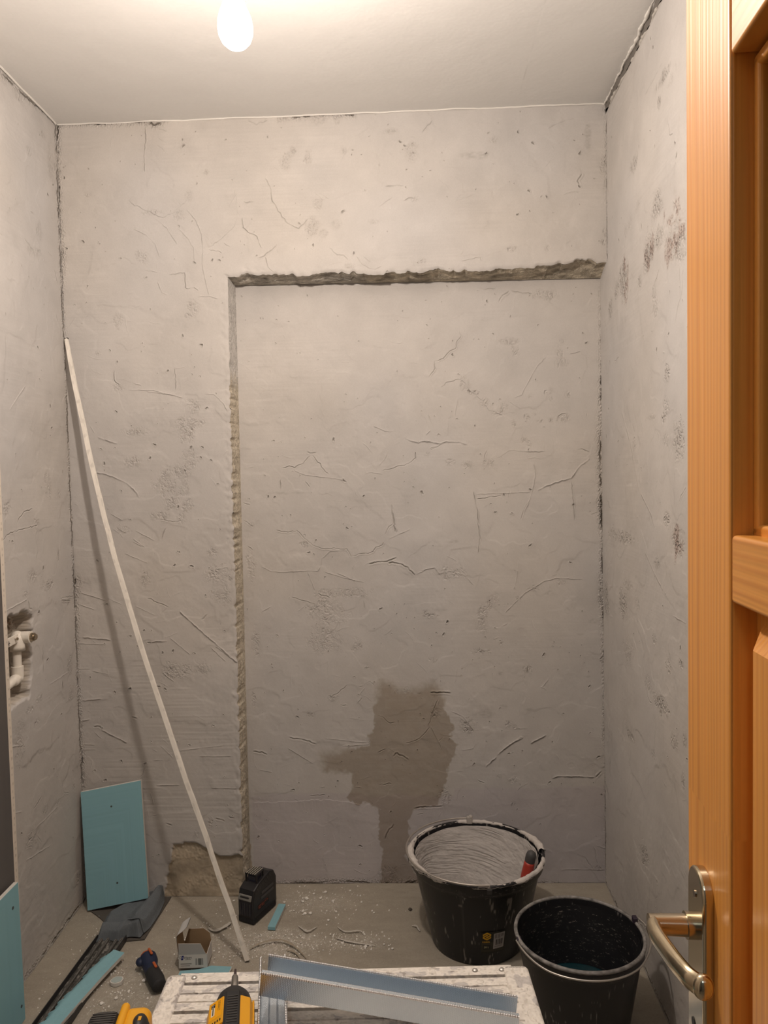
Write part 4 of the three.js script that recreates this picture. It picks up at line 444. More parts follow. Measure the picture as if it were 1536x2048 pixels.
// ---------------------------------------------------------------- laser level
{
  const o = thing('laser_level', 'black laser level standing on the floor by the recess edge', 'laser level', [0.6095, 0, 0.090]); o.rotation.y = -0.41 ;    // front towards +z locally
  const black = phys([0.017, 0.016, 0.018], 0.42), rubber = std([0.012, 0.012, 0.014], 0.7), grey = std([0.20, 0.195, 0.18], 0.5), red = std([0.34, 0.055, 0.02], 0.6);
  const side = [[-0.062, 0.022], [0.060, 0.022], [0.060, 0.078], [0.052, 0.104], [0.030, 0.114], [-0.030, 0.128], [-0.052, 0.120], [-0.064, 0.098]];
  part('body', xf(extrude(side.map(([a, b]) => [-a, b]), 0.050, 0.005), [-0.025, 0, 0], [0, Math.PI / 2, 0]), black, o);
  part('base', xf(rbox(0.062, 0.024, 0.128, 0.005), [0, 0.013, 0.001]), rubber, o);
  part('front_window', xf(rbox(0.044, 0.050, 0.004, 0.003), [0, 0.052, 0.0655]), phys([0.02, 0.02, 0.03], 0.08), o);
  part('display_frame', xf(rbox(0.050, 0.018, 0.006, 0.003), [0, 0.086, 0.0665], [-0.4, 0, 0]), grey, o);
  part('display_slot', xf(rbox(0.034, 0.005, 0.005, 0.002), [0, 0.0885, 0.0685], [-0.4, 0, 0]), rubber, o);
  const head = new THREE.Group(); head.name = 'laser_head'; o.add(head);
  part('head_frame', merge([xf(rbox(0.046, 0.004, 0.044, 0.0015), [0, 0.146, 0.012]), ...[[-0.020, 0.030], [0.020, 0.030], [-0.020, -0.006], [0.020, -0.006]].map(([x, z]) => xf(rbox(0.005, 0.036, 0.005, 0.001), [x, 0.129, z]))]), black, head);
  part('head_glass', xf(rbox(0.034, 0.026, 0.030, 0.004), [0, 0.127, 0.012]), phys([0.03, 0.03, 0.05], 0.06), head);
  for (let i = 0; i < 5; i++) part('head_slat', xf(rbox(0.0030, 0.003, 0.046, 0.001), [-0.016 + i * 0.008, 0.1490, 0.012]), std([0.35, 0.32, 0.27], 0.5), head);
  for (let i = 0; i < 6; i++) part('rib', xf(rbox(0.0025, 0.016, 0.0030, 0.001), [0.0300, 0.103 + i * 0.0032, 0.040 - i * 0.014], [0.5, 0, 0]), std([0.045, 0.043, 0.042], 0.5), o);
  for (const [y, z, l] of [[0.083, -0.014, 0.066], [0.068, -0.012, 0.070]]) part('side_groove', xf(rbox(0.003, 0.008, l, 0.0014), [0.0303, y, z]), std([0.05, 0.05, 0.052], 0.35), o);
  const t = canvasTexture(256, 64, (c, w, h) => { c.fillStyle = '#161416'; c.fillRect(0, 0, w, h); c.fillStyle = '#8a3a22'; for (const [x, y, a, b] of [[14, 10, 16, 44], [34, 10, 40, 14], [34, 38, 34, 14], [84, 12, 34, 14], [84, 32, 34, 12], [128, 12, 12, 40], [150, 12, 40, 12], [206, 10, 30, 16]]) c.fillRect(x, y, a, b); });
  const b = part('badge', xf(box(0.0012, 0.016, 0.060), [0.0307, 0.045, 0.010]), std([1, 1, 1], 0.6, { map: t }), o); b.userData.label = 'dark badge with worn orange-red lettering';
  for (let i = 0; i < 5; i++) part('grip_rib', xf(rbox(0.003, 0.040, 0.002, 0.001), [-0.018 + i * 0.009, 0.048, 0.0682]), std([0.03, 0.03, 0.033], 0.4), o);
}

// ---------------------------------------------------------------- small open carton
{
  const o = thing('open_carton', 'small open white cardboard box with a printed label on the floor', 'box', [0.478, 0.0088, 0.347]); o.rotation.y = 0.06;
  const card = std([0.60, 0.585, 0.565], 0.75), kraft = std([0.30, 0.205, 0.115], 0.9), w = 0.080, dp = 0.066, h = 0.040, t = 0.0012;
  const label = canvasTexture(512, 256, (c, W, H) => { c.fillStyle = '#cfcac4'; c.fillRect(0, 0, W, H); c.fillStyle = '#2c2c6e'; c.save(); c.translate(56, 60); c.transform(1, 0, -0.2, 1, 0, 0); c.fillRect(-12, -42, 40, 84); c.restore(); c.strokeStyle = '#555'; c.lineWidth = 8; c.beginPath(); c.arc(40, 52, 24, 1.6, 4.6); c.stroke(); c.fillStyle = '#cfd2ea'; c.beginPath(); c.moveTo(52, 66); c.lineTo(76, 40); c.lineTo(66, 66); c.fill(); c.fillStyle = '#3b3b3d'; c.font = 'bold 52px sans-serif'; c.fillText('Dipan', 92, 74); c.fillStyle = '#77736e'; c.fillRect(112, 92, 110, 9); c.fillStyle = '#86817b'; c.fillRect(26, 166, 205, 18); c.fillRect(26, 206, 175, 12); c.fillStyle = '#5c5a57'; const bars = [0, 6, 12, 10, 30, 5, 50, 26, 78, 22, 104, 8, 118, 5, 130, 10]; for (let i = 0; i < bars.length; i += 2) c.fillRect(304 + bars[i], 76, bars[i + 1], 128); });
  const face = (name, g, outer, parent = o) => { const p = part(name, g, outer, parent); return p; };
  // each panel is a thin card, white outside with a brown liner inside
  const panel = (name, wd, ht, pos, rot, mat = card) => { const p = new THREE.Group(); p.name = name; p.position.set(...pos); p.rotation.set(...rot); o.add(p); part('outer_card', xf(box(wd, ht, t), [0, ht / 2, t / 2]), mat, p); part('inner_liner', xf(box(wd, ht, t * 0.6), [0, ht / 2, -t * 0.3]), kraft, p); return p; };
  const printed = std([1, 1, 1], 0.7, { map: label });
  panel('front_panel', w, h, [0, 0, dp / 2], [0, 0, 0], printed); panel('back_panel', w, h, [0, 0, -dp / 2], [0, Math.PI, 0]); panel('side_panel', dp, h, [w / 2, 0, 0], [0, Math.PI / 2, 0]); panel('side_panel', dp, h, [-w / 2, 0, 0], [0, -Math.PI / 2, 0]);
  part('base_panel', xf(box(w, t, dp), [0, t / 2, 0]), kraft, o);
  const flap = (name, pts, pos, rot) => { const p = new THREE.Group(); p.name = name; p.position.set(...pos); p.rotation.set(...rot); o.add(p); part('outer_card', xf(extrude(pts, t), [0, 0, 0]), std([0.46, 0.45, 0.44], 0.75), p); part('inner_liner', xf(extrude(pts, t * 0.6), [0, 0, -t * 0.6]), kraft, p); };  // flap card darker than the panels: its dimmer light put into the colour
  flap('front_flap', [[-w / 2, 0], [w / 2 - 0.002, 0], [w / 2 - 0.016, 0.034], [-w / 2, 0.036]], [0, h, dp / 2], [0.10, 0, 0]);
  flap('back_flap', [[-w / 2 + 0.002, 0], [w / 2, 0], [w / 2 - 0.004, 0.022], [w / 2 - 0.022, 0.036], [-w / 2 + 0.014, 0.036]].map(([a, b]) => [-a, b]).reverse(), [0, h, -dp / 2], [-0.05, Math.PI, 0]);
  { const p = new THREE.Group(); p.name = 'lid_flap'; p.position.set(-w / 2, h, 0); p.rotation.set(0, -Math.PI / 2, 0); o.add(p); const curve = (s) => [0.005 * Math.sin(s * 2.4) - 0.030 * smooth(0.62, 1, s), 0.082 * s]; const W = (s) => dp * (0.5 - 0.10 * smooth(0.8, 1, s)); part('outer_card', sheet(2, 20, (u, v) => { const [a, b] = curve(v); return [(u - 0.5) * 2 * W(v) * 0.98, b, a + t, u, v]; }, [0, 0, 5]), card, p); part('inner_liner', sheet(2, 20, (u, v) => { const [a, b] = curve(v); return [(u - 0.5) * 2 * W(v) * 0.98, b, a, u, v]; }, [0, 0, -5]), kraft, p); }
  const screw = std([0.05, 0.045, 0.04], 0.4, { metalness: 0.8 }), r = seeded(31);
  for (let i = 0; i < 14; i++) part('screw', xf(merge([xf(cyl(0.0008, 0.0016, 0.026, 6), [0, 0, 0]), xf(cyl(0.0038, 0.0016, 0.003, 10), [0, 0.0145, 0])]), [(r() - 0.5) * 0.05, 0.005 + r() * 0.007, (r() - 0.5) * 0.036], [Math.PI / 2 + (r() - 0.5) * 0.3, r() * 6, (r() - 0.5) * 0.4]), screw, o);
}

// ---------------------------------------------------------------- knife with the blue and orange grip
{
  const o = thing('hand_tool', 'dark blue hand tool grip with orange inlays on the floor behind the platform', 'hand tool', [0.374, 0.0235, 0.418]); o.rotation.y = 0.58; o.scale.setScalar(1.2);
  const blue = std([0.012, 0.020, 0.055], 0.55), orange = std([0.50, 0.11, 0.03], 0.6), black = std([0.02, 0.02, 0.022], 0.7);
  const c = [[0, 0.004, -0.060, 0.014], [0.002, 0.004, -0.050, 0.020], [0.002, 0.002, -0.034, 0.0195], [-0.001, 0.001, -0.014, 0.0165], [-0.001, 0.001, 0.010, 0.0175], [0, 0.0, 0.034, 0.0185], [0, 0, 0.060, 0.0165]];
  const loft = (from, to, mat, name, k = 1) => part(name, sheet(24, 40, (u, v) => { const s = from + (to - from) * v, q = s * (c.length - 1), i = Math.min(c.length - 2, Math.floor(q)), f = smooth(0, 1, q - i), L = (n) => c[i][n] + (c[i + 1][n] - c[i][n]) * f, a = u * Math.PI * 2, r = L(3) * k; return [L(0) + r * Math.cos(a), L(1) + r * 0.92 * Math.sin(a), L(2), u, v]; }, [0.37, 9, 0.4]), mat, o);
  loft(0, 0.62, blue, 'grip'); loft(0.62, 1, black, 'nose'); part('nose_cap', xf(new THREE.SphereGeometry(0.0164, 20, 14), [0, 0, 0.060], [0, 0, 0], [1, 0.92, 0.35]), black, o);
  part('end_cap', xf(new THREE.SphereGeometry(0.0145, 20, 14), [0, 0.005, -0.059], [0, 0, 0], [1, 0.95, 0.5]), orange, o);
  part('inlay', bar([0.006, 0.0225, -0.058], [0.007, 0.0235, -0.030], 0.006, 0.004, 0.0018), orange, o);
  part('inlay', bar([0.004, 0.0175, -0.006], [0.005, 0.0182, 0.018], 0.006, 0.004, 0.0018), orange, o);
  part('thumb_lever', xf(new THREE.SphereGeometry(0.012, 16, 12), [-0.016, 0.002, -0.048], [0, 0, 0], [1, 0.8, 1.1]), blue, o);
}

// ---------------------------------------------------------------- buckets
function bucketShell(H, Rt, Rb, wall = 0.003, lip = 0.007) { return lathe([[0.0001, 0.004], [Rb - 0.008, 0.004], [Rb - 0.003, 0], [Rb, 0.003], [Rb + (Rt - Rb) * 0.84, H * 0.84], [Rt - 0.006, H - 0.030], [Rt + lip * 0.3, H - 0.028], [Rt + lip * 0.5, H - 0.006], [Rt + lip, H - 0.004], [Rt + lip, H - 0.001], [Rt + lip * 0.5, H + 0.0015], [Rt - 0.001, H + 0.001], [Rt - wall, H - 0.006], [Rb - wall, 0.009], [0.0001, 0.008]], 96); }
const splatter = (seed, amount, tone) => colourTexture(1024, 512, (u, v) => { const sp = smooth(amount, amount + 0.10, noise(u * 260 + seed, v * 210) * 0.65 + noise(u * 70 + seed, v * 50) * 0.5), drip = 0.25 * smooth(0.66, 0.84, noise(u * 60 + seed, v * 5) * 0.7 + noise(u * 190, v * 30 + seed) * 0.35), film = 0.5 + 0.5 * fbm(u * 16 + seed, v * 8, 3), k = clamp(sp * 0.8 + drip * 0.35); return [0.007 + tone[0] * k + 0.007 * film, 0.007 + tone[1] * k + 0.007 * film, 0.009 + tone[2] * k + 0.007 * film]; });
const mortarTex = colourTexture(512, 256, (u, v) => { const m = 1 + 0.16 * fbm(u * 20, v * 20, 3) + 0.06 * noise(u * 250, v * 120); return [0.50 * m, 0.475 * m, 0.455 * m]; });
{
  const H = 0.27, Rt = 0.200, Rb = 0.140;
  const o = thing('mortar_bucket', 'big black plastic bucket coated inside with grey mortar', 'bucket', [1.318, 0.0005, 0.215]);
  part('body', bucketShell(H, Rt, Rb), phys([1, 1, 1], 0.38, { map: splatter(3, 0.60, [0.22, 0.20, 0.18]) }), o);
  const lin = std([1, 1, 1], 0.95, { map: mortarTex, bumpMap: valueTexture(1024, 512, (u, v) => { const a = fbm(u * 50 + 2 * noise(u * 6, v * 4), v * 26 + u * 22, 3), b = noise(u * 30 + v * 10, v * 90 + u * 60 + 3 * noise(u * 9, v * 6)); return 0.5 + 0.35 * a + 0.25 * b * smooth(-0.2, 0.3, noise(u * 10, v * 5)); }), bumpScale: 0.005 });
  part('mortar_lining', sheet(160, 60, (u, v) => { const a = u * Math.PI * 2, y = v < 0.35 ? 0.075 : 0.075 + (v - 0.35) / 0.65 * (H - 0.085), rw = Rb + (Rt - Rb) * y / H - 0.006, r = v < 0.35 ? rw * v / 0.35 : rw - 0.004 - 0.004 * fbm(u * 40, v * 9, 3), s = v < 0.35 ? 0.010 * fbm(Math.cos(a) * v * 9, Math.sin(a) * v * 9, 3) + 0.006 : 0; return [r * Math.cos(a), y + s * (v < 0.33 ? 1 : 0), r * Math.sin(a), u, v]; }, [0, 3, 0]), lin, o);
  // mortar crust on the rim, thick at the sides, scraped off in places at the front
  part('rim_crust', sheet(220, 10, (u, v) => { const a = u * Math.PI * 2, front = Math.max(0, Math.sin(a)), cover = 0.75 + 0.5 * noise(u * 16, 3) - 0.5 * front * smooth(-0.2, 0.4, noise(u * 26, 7)) + 0.35 * Math.exp(-(((u - 0.945) / 0.06) ** 2)) + 0.2 * Math.exp(-(((u - 0.5) / 0.07) ** 2)), k = Math.max(0.16, cover), b = v * Math.PI * 2, rr = 0.0070 * k * (1 + 0.55 * fbm(u * 130, v * 5, 3)); return [(Rt + 0.002 + rr * 1.15 * Math.cos(b)) * Math.cos(a), H - 0.003 + rr * Math.sin(b) * 1.1, (Rt + 0.002 + rr * 1.15 * Math.cos(b)) * Math.sin(a), u * 6, v]; }, [0, 9, 0]), std([1.12, 1.1, 1.08], 0.95, { map: mortarTex }), o);
  const ear = std([0.42, 0.39, 0.36], 0.9);
  part('handle_ear', xf(merge([rbox(0.020, 0.026, 0.012, 0.004), xf(new THREE.SphereGeometry(0.007, 12, 10), [0.004, 0.011, 0])]), [-0.005, H + 0.004, -Rt + 0.002]), ear, o);
  part('handle_ear', xf(rbox(0.016, 0.016, 0.008, 0.003), [0.02, H - 0.014, Rt + 0.005]), std([0.03, 0.028, 0.027], 0.6), o);
  const pts = []; for (let i = 0; i <= 16; i++) { const a = Math.PI * (0.47 + i / 16 * 1.03), r = Rt + 0.008 + 0.006 * Math.sin(i / 16 * Math.PI); pts.push([r * Math.cos(a), H + 0.006 + 0.004 * Math.sin(i / 16 * Math.PI), r * Math.sin(a)]); }
  const wire = part('wire_handle', tube(pts, 0.0026, 90, 8), phys([0.5, 0.46, 0.42], 0.45, { metalness: 0.7 }), o); wire.userData.label = 'bent wire handle lying on the rim';
  // product label on the side
  const t = canvasTexture(512, 512, (c) => { c.fillStyle = '#191814'; c.fillRect(0, 0, 512, 512); c.fillStyle = '#332f24'; c.fillRect(0, 250, 250, 230); c.fillRect(200, 420, 300, 60);
    c.fillStyle = '#d9a514'; c.beginPath(); for (let i = 0; i < 6; i++) { const a = Math.PI / 6 + i * Math.PI / 3; c.lineTo(118 + 96 * Math.cos(a), 102 + 96 * Math.sin(a)); } c.closePath(); c.fill(); c.strokeStyle = '#15130c'; c.lineWidth = 13; c.lineJoin = 'miter'; c.beginPath(); c.moveTo(34, 98); c.lineTo(114, 54); c.lineTo(160, 78); c.lineTo(74, 126); c.lineTo(122, 152); c.lineTo(204, 104); c.stroke();
    c.fillStyle = '#d8a41c'; c.font = 'bold 54px sans-serif'; c.fillText('VOREL', 20, 258); c.fillStyle = '#0d0c0a'; c.fillRect(44, 310, 150, 110); c.fillStyle = '#b9b28c'; c.font = 'bold 58px sans-serif'; c.fillText('20 L', 56, 386);
    c.save(); c.transform(1, -0.07, 0, 1, 0, 0); c.fillStyle = '#a7a3a2'; c.fillRect(256, 70, 236, 370); c.fillStyle = '#7f7b7c'; c.fillRect(280, 92, 50, 100); c.fillRect(346, 92, 52, 100); c.fillRect(412, 100, 56, 70); c.fillStyle = '#37353a'; for (const [x, w] of [[306, 26], [346, 18], [376, 22], [412, 14], [432, 22]]) c.fillRect(x, 220, w, 132); c.fillStyle = '#8a8686'; c.fillRect(286, 372, 170, 30); c.restore(); });
  const lab = sheet(14, 6, (u, v) => { const a = 1.36 - (u - 0.5) * 0.45, y = 0.044 + v * 0.072, r = Rb + (Rt - Rb) * y / H * 0.985 + 0.0016; return [r * Math.cos(a), y, r * Math.sin(a), u, v]; }, [0, 0.1, 5]);
  const lm = part('product_label', lab, std([1, 1, 1], 0.5, { map: t }), o); lm.userData.label = 'black and yellow product sticker with a white barcode tag';
}
{
  const o = thing('trowel', 'red-handled trowel standing in the mortar of the big bucket', 'trowel', [1.464, 0.185, 0.235]); o.rotation.set(0.10, 0, -0.20);
  part('grip', lathe([[0.0001, -0.052], [0.010, -0.050], [0.0135, -0.030], [0.0165, 0.000], [0.0172, 0.030], [0.0160, 0.058], [0.0150, 0.068], [0.0001, 0.069]], 32), phys([0.42, 0.045, 0.028], 0.4), o);
  part('grip_end', lathe([[0.0151, 0.067], [0.0160, 0.072], [0.0158, 0.086], [0.0130, 0.096], [0.006, 0.101], [0.0001, 0.102]], 32), std([0.06, 0.058, 0.058], 0.55), o);
  part('shank', xf(cyl(0.005, 0.005, 0.03, 14), [0, -0.062, 0]), phys([0.5, 0.48, 0.45], 0.4, { metalness: 1 }), o);
  part('blade', xf(rbox(0.060, 0.030, 0.0015, 0.0006), [0, -0.085, 0]), phys([0.5, 0.48, 0.45], 0.4, { metalness: 1 }), o);
}
{
  const H = 0.25, Rt = 0.158, Rb = 0.118;
  const o = thing('water_bucket', 'smaller black bucket half filled with dark water beside the door', 'bucket', [1.548, 0.0005, 0.592]);
  part('body', bucketShell(H, Rt, Rb, 0.003, 0.006), phys([1, 1, 1], 0.36, { map: splatter(11, 0.68, [0.20, 0.19, 0.18]) }), o);
  part('rim_ring', (() => { const g = new THREE.TorusGeometry(Rt + 0.002, 0.0048, 12, 120); xf(g, [0, H - 0.002, 0], [Math.PI / 2, 0, 0]); return g; })(), std([1, 1, 1], 0.6, { map: colourTexture(512, 32, (u, v) => { const m = 0.19 + 0.16 * fbm(u * 60, v * 3, 3) + 0.05 * noise(u * 200, v * 6); return [m * 1.05, m, m * 0.95]; }) }), o);
  part('inner_splashes', sheet(160, 30, (u, v) => { const a = u * Math.PI * 2, y = 0.084 + v * 0.149, r = Rb + (Rt - Rb) * y / H - 0.0045; return [r * Math.cos(a), y, r * Math.sin(a), u, v]; }, [0, 0.15, 0]), std([1, 1, 1], 0.5, { map: splatter(21, 0.63, [0.34, 0.31, 0.26]) }), o);
  part('water', xf(new THREE.CircleGeometry(Rb + (Rt - Rb) * 0.082 / H - 0.003, 64), [0, 0.082, 0], [-Math.PI / 2, 0, 0]), phys([0.006, 0.030, 0.038], 0.06), o);
  const clip = std([0.03, 0.02, 0.035], 0.5);
  part('handle_clip', xf(rbox(0.012, 0.016, 0.018, 0.003), [Rt - 0.004, H + 0.004, -0.045]), clip, o); part('handle_clip', xf(rbox(0.012, 0.016, 0.018, 0.003), [-Rt + 0.001, H - 0.006, 0.030]), clip, o);
  const pts = [], y0 = H + 0.006, y1 = H - 0.016; for (let i = 0; i <= 18; i++) { const s = i / 18, a = -0.28 + s * (Math.PI - 0.19 + 0.28), r = Rt + 0.009 + 0.010 * Math.exp(-(((s - 0.10) / 0.10) ** 2)); pts.push([r * Math.cos(a), y0 + (y1 - y0) * smooth(0, 0.35, s) + 0.012 * smooth(0.75, 1, s), r * Math.sin(a)]); }
  const wire = part('wire_handle', tube(pts, 0.0027, 100, 8), phys([0.55, 0.52, 0.48], 0.35, { metalness: 0.85 }), o); wire.userData.label = 'wire handle hanging down at the front of the rim';
}

// ---------------------------------------------------------------- folding work platform
{
  const top = 0.500, x0 = 0.690, x1 = 1.314, zb = 1.100;
  const o = thing('work_platform', 'folding aluminium work platform caked with white plaster', 'work platform', [0, 0, 0]); { const a = 0.045, px = 1.0, pz = 1.1; o.rotation.y = a; o.position.set(px - px * Math.cos(a) - pz * Math.sin(a), 0, 1.113 + px * Math.sin(a) - pz * Math.cos(a)); }
  const crustTex = (s) => colourTexture(1024, 128, (u, v) => { const a = fbm(u * 26 + s, v * 4, 4), b = noise(u * 130 + s, v * 20), bare = smooth(0.10, 0.32, a + 0.15 * b) * 0.85, chip = smooth(0.45, 0.6, noise(u * 90, v * 14 + s) * 0.8 + b * 0.3), m = 1 + 0.14 * a + 0.10 * b; return [(0.80 - 0.34 * bare - 0.16 * chip) * m, (0.755 - 0.32 * bare - 0.16 * chip) * m, (0.69 - 0.27 * bare - 0.16 * chip) * m]; });
  const crustBump = valueTexture(1024, 128, (u, v) => 0.5 + 0.4 * fbm(u * 40, v * 6, 4) + 0.18 * noise(u * 160, v * 24) + 0.25 * smooth(0.25, 0.4, noise(u * 50 + 5, v * 7)));
  const crusts = [1, 7, 13].map((s) => std([1, 1, 1], 0.85, { map: crustTex(s), bumpMap: crustBump, bumpScale: 0.0035 }));
  const alu = phys([0.60, 0.58, 0.55], 0.45, { metalness: 0.85 });
  // tread boards with pressed grooves
  const tread = (z0, z1, grooves, k) => { const w = z1 - z0, prof = [[0, -0.022], [0, 0]]; for (const g of grooves) prof.push([g * w - 0.0018, 0], [g * w - 0.0012, -0.0028], [g * w + 0.0012, -0.0028], [g * w + 0.0018, 0]); prof.push([w, 0], [w, -0.022]); const g = xf(extrude(prof, x1 - x0 - 0.006, 0), [x1 - 0.003, top, z0], [0, -Math.PI / 2, 0]); const P = g.attributes.position, U = g.attributes.uv; for (let i = 0; i < P.count; i++) U.setXY(i, (P.getX(i) - x0) * 1.4, (P.getZ(i) - z0) / 0.07 + (top - P.getY(i)) * 9); part('slat', g, crusts[k % 3], o); };
  tread(zb, zb + 0.026, [], 0);
  for (let i = 0; i < 4; i++) tread(zb + 0.034 + i * 0.074, zb + 0.100 + i * 0.074, [0.34, 0.67], i + 1);
  const zf = zb + 0.034 + 3 * 0.074 + 0.066;
  const rail = (x, w, wmat) => { const g = rbox(w, 0.030, zf - zb - 0.02, 0.006, 3); const U = g.attributes.uv, P = g.attributes.position; for (let i = 0; i < P.count; i++) U.setXY(i, P.getZ(i) * 1.4 + 0.5, P.getX(i) / w * 0.5 + 0.5); part('end_rail', xf(g, [x, top - 0.011, (zb + zf) / 2]), wmat, o); };
  rail(x0 - 0.002, 0.036, crusts[1]); rail(x1 + 0.004, 0.046, crusts[2]);
  for (const [x, z, s, q] of [[x0 - 0.002, zb + 0.012, -1, -1], [x1 + 0.004, zb + 0.012, 1, -1], [x0 - 0.002, zf - 0.012, -1, 1], [x1 + 0.004, zf - 0.012, 1, 1]]) part('corner_cap', xf(rbox(s > 0 ? 0.049 : 0.039, 0.032, 0.042, 0.011, 4), [x, top - 0.0135, z - q * 0.009]), crusts[s > 0 ? 2 : 1], o);
  for (const [x, z] of [[x0 + 0.03, zb + 0.013], [x1 - 0.072, zb + 0.013], [x1 - 0.022, zb + 0.013], [x0 + 0.03, zf - 0.03], [x1 - 0.022, zf - 0.03]]) part('rivet', xf(lathe([[0.0001, 0.0030], [0.004, 0.0022], [0.0058, 0], [0.0001, 0]], 16), [x, top, z]), alu, o);
  for (const [x, z, s, q] of [[x0, zb + 0.018, -1, -1], [x1, zb + 0.018, 1, -1], [x0, zf - 0.018, -1, 1], [x1, zf - 0.018, 1, 1]]) { const leg = part('leg', bar([x, top - 0.024, z], [x + s * 0.045, 0.014, z + q * 0.03], 0.026, 0.040, 0.004), alu, o); part('rubber_foot', xf(rbox(0.046, 0.020, 0.034, 0.004), [x + s * 0.046, 0.011, z + q * 0.031]), std([0.03, 0.03, 0.03], 0.8), leg); }
  for (const z of [zb + 0.0, zf + 0.0]) part('cross_brace', bar([x0 - 0.026, 0.25, z], [x1 + 0.026, 0.25, z], 0.018, 0.022, 0.003), alu, o);
}

// ---------------------------------------------------------------- galvanised drywall channels lying on it
const knurl = valueTexture(256, 256, (u, v) => { const a = u * 8, b = v * 8 + (Math.floor(a) % 2) * 0.5, x = (a - Math.floor(a)) - 0.5, y = (b - Math.floor(b)) - 0.5, d = Math.hypot(x, y * 0.8); return 0.5 + 0.45 * Math.exp(-((d / 0.22) ** 2)); });
knurl.repeat.set(84, 84);
const zinc = phys([0.66, 0.74, 0.82], 0.36, { metalness: 1, bumpMap: knurl, bumpScale: 0.0007 });
const rolled = phys([0.92, 0.93, 0.95], 0.30, { metalness: 1, bumpMap: valueTexture(256, 4, (u) => 0.5 + 0.5 * Math.sin(u * Math.PI * 2 * 32)), bumpScale: 0.0012 });
function channel(o, L, W, F, lip) {                               // open side up, along x, bottom at y = 0
  const t = 0.0009, web = xf(rbox(L, t, W, 0.0004, 1), [0, t / 2, 0]);
  const uvs = (g, a, b) => { const P = g.attributes.position, U = g.attributes.uv; for (let i = 0; i < P.count; i++) U.setXY(i, P.getComponent(i, a) * 0.5 + 7, P.getComponent(i, b) * 0.5 + 7); return g; };
  part('web', uvs(web, 0, 2), zinc, o);
  for (const s of [-1, 1]) {
    const f = part('flange', uvs(xf(rbox(L, F, t, 0.0004, 1), [0, F / 2, s * W / 2]), 0, 1), zinc, o);
    const hem = xf(cyl(0.0021, 0.0021, L, 10), [0, F, s * W / 2], [0, 0, Math.PI / 2]); { const P = hem.attributes.position, U = hem.attributes.uv; for (let i = 0; i < P.count; i++) U.setXY(i, P.getX(i) * 8 + 4, 0.5); } part('rolled_edge', hem, rolled, f);
    if (lip && s > 0) { part('lip', uvs(xf(rbox(L, t, lip, 0.0004, 1), [0, F, s * (W / 2 - lip / 2)]), 0, 2), zinc, f); const h2 = xf(cyl(0.0012, 0.0012, L, 8), [0, F - 0.0006, s * (W / 2 - lip)], [0, 0, Math.PI / 2]); const P = h2.attributes.position, U = h2.attributes.uv; for (let i = 0; i < P.count; i++) U.setXY(i, P.getX(i) * 8 + 4.4, 0.5); part('lip_edge', h2, rolled, f); }
  }
  for (const r of [-0.16, 0.16]) part('pressed_groove', xf(rbox(L, 0.0016, 0.003, 0.0007, 1), [0, t + 0.0004, r * W]), zinc, o);
}
{ const o = thing('drywall_stud', 'shiny knurled steel channel laid slantwise across the work platform', 'steel channel', [1.0835, 0.5262, 1.2505]); o.rotation.order = 'YXZ'; o.rotation.set(0, -0.087, -0.109); channel(o, 0.432, 0.048, 0.040, 0.008); }
{ const o = thing('drywall_track', 'knurled steel channel lying front to back under the slanting one', 'steel channel', [0.8965, 0.5008, 1.290]); o.rotation.y = Math.PI / 2 + 0.18; channel(o, 0.30, 0.044, 0.0425, 0); }

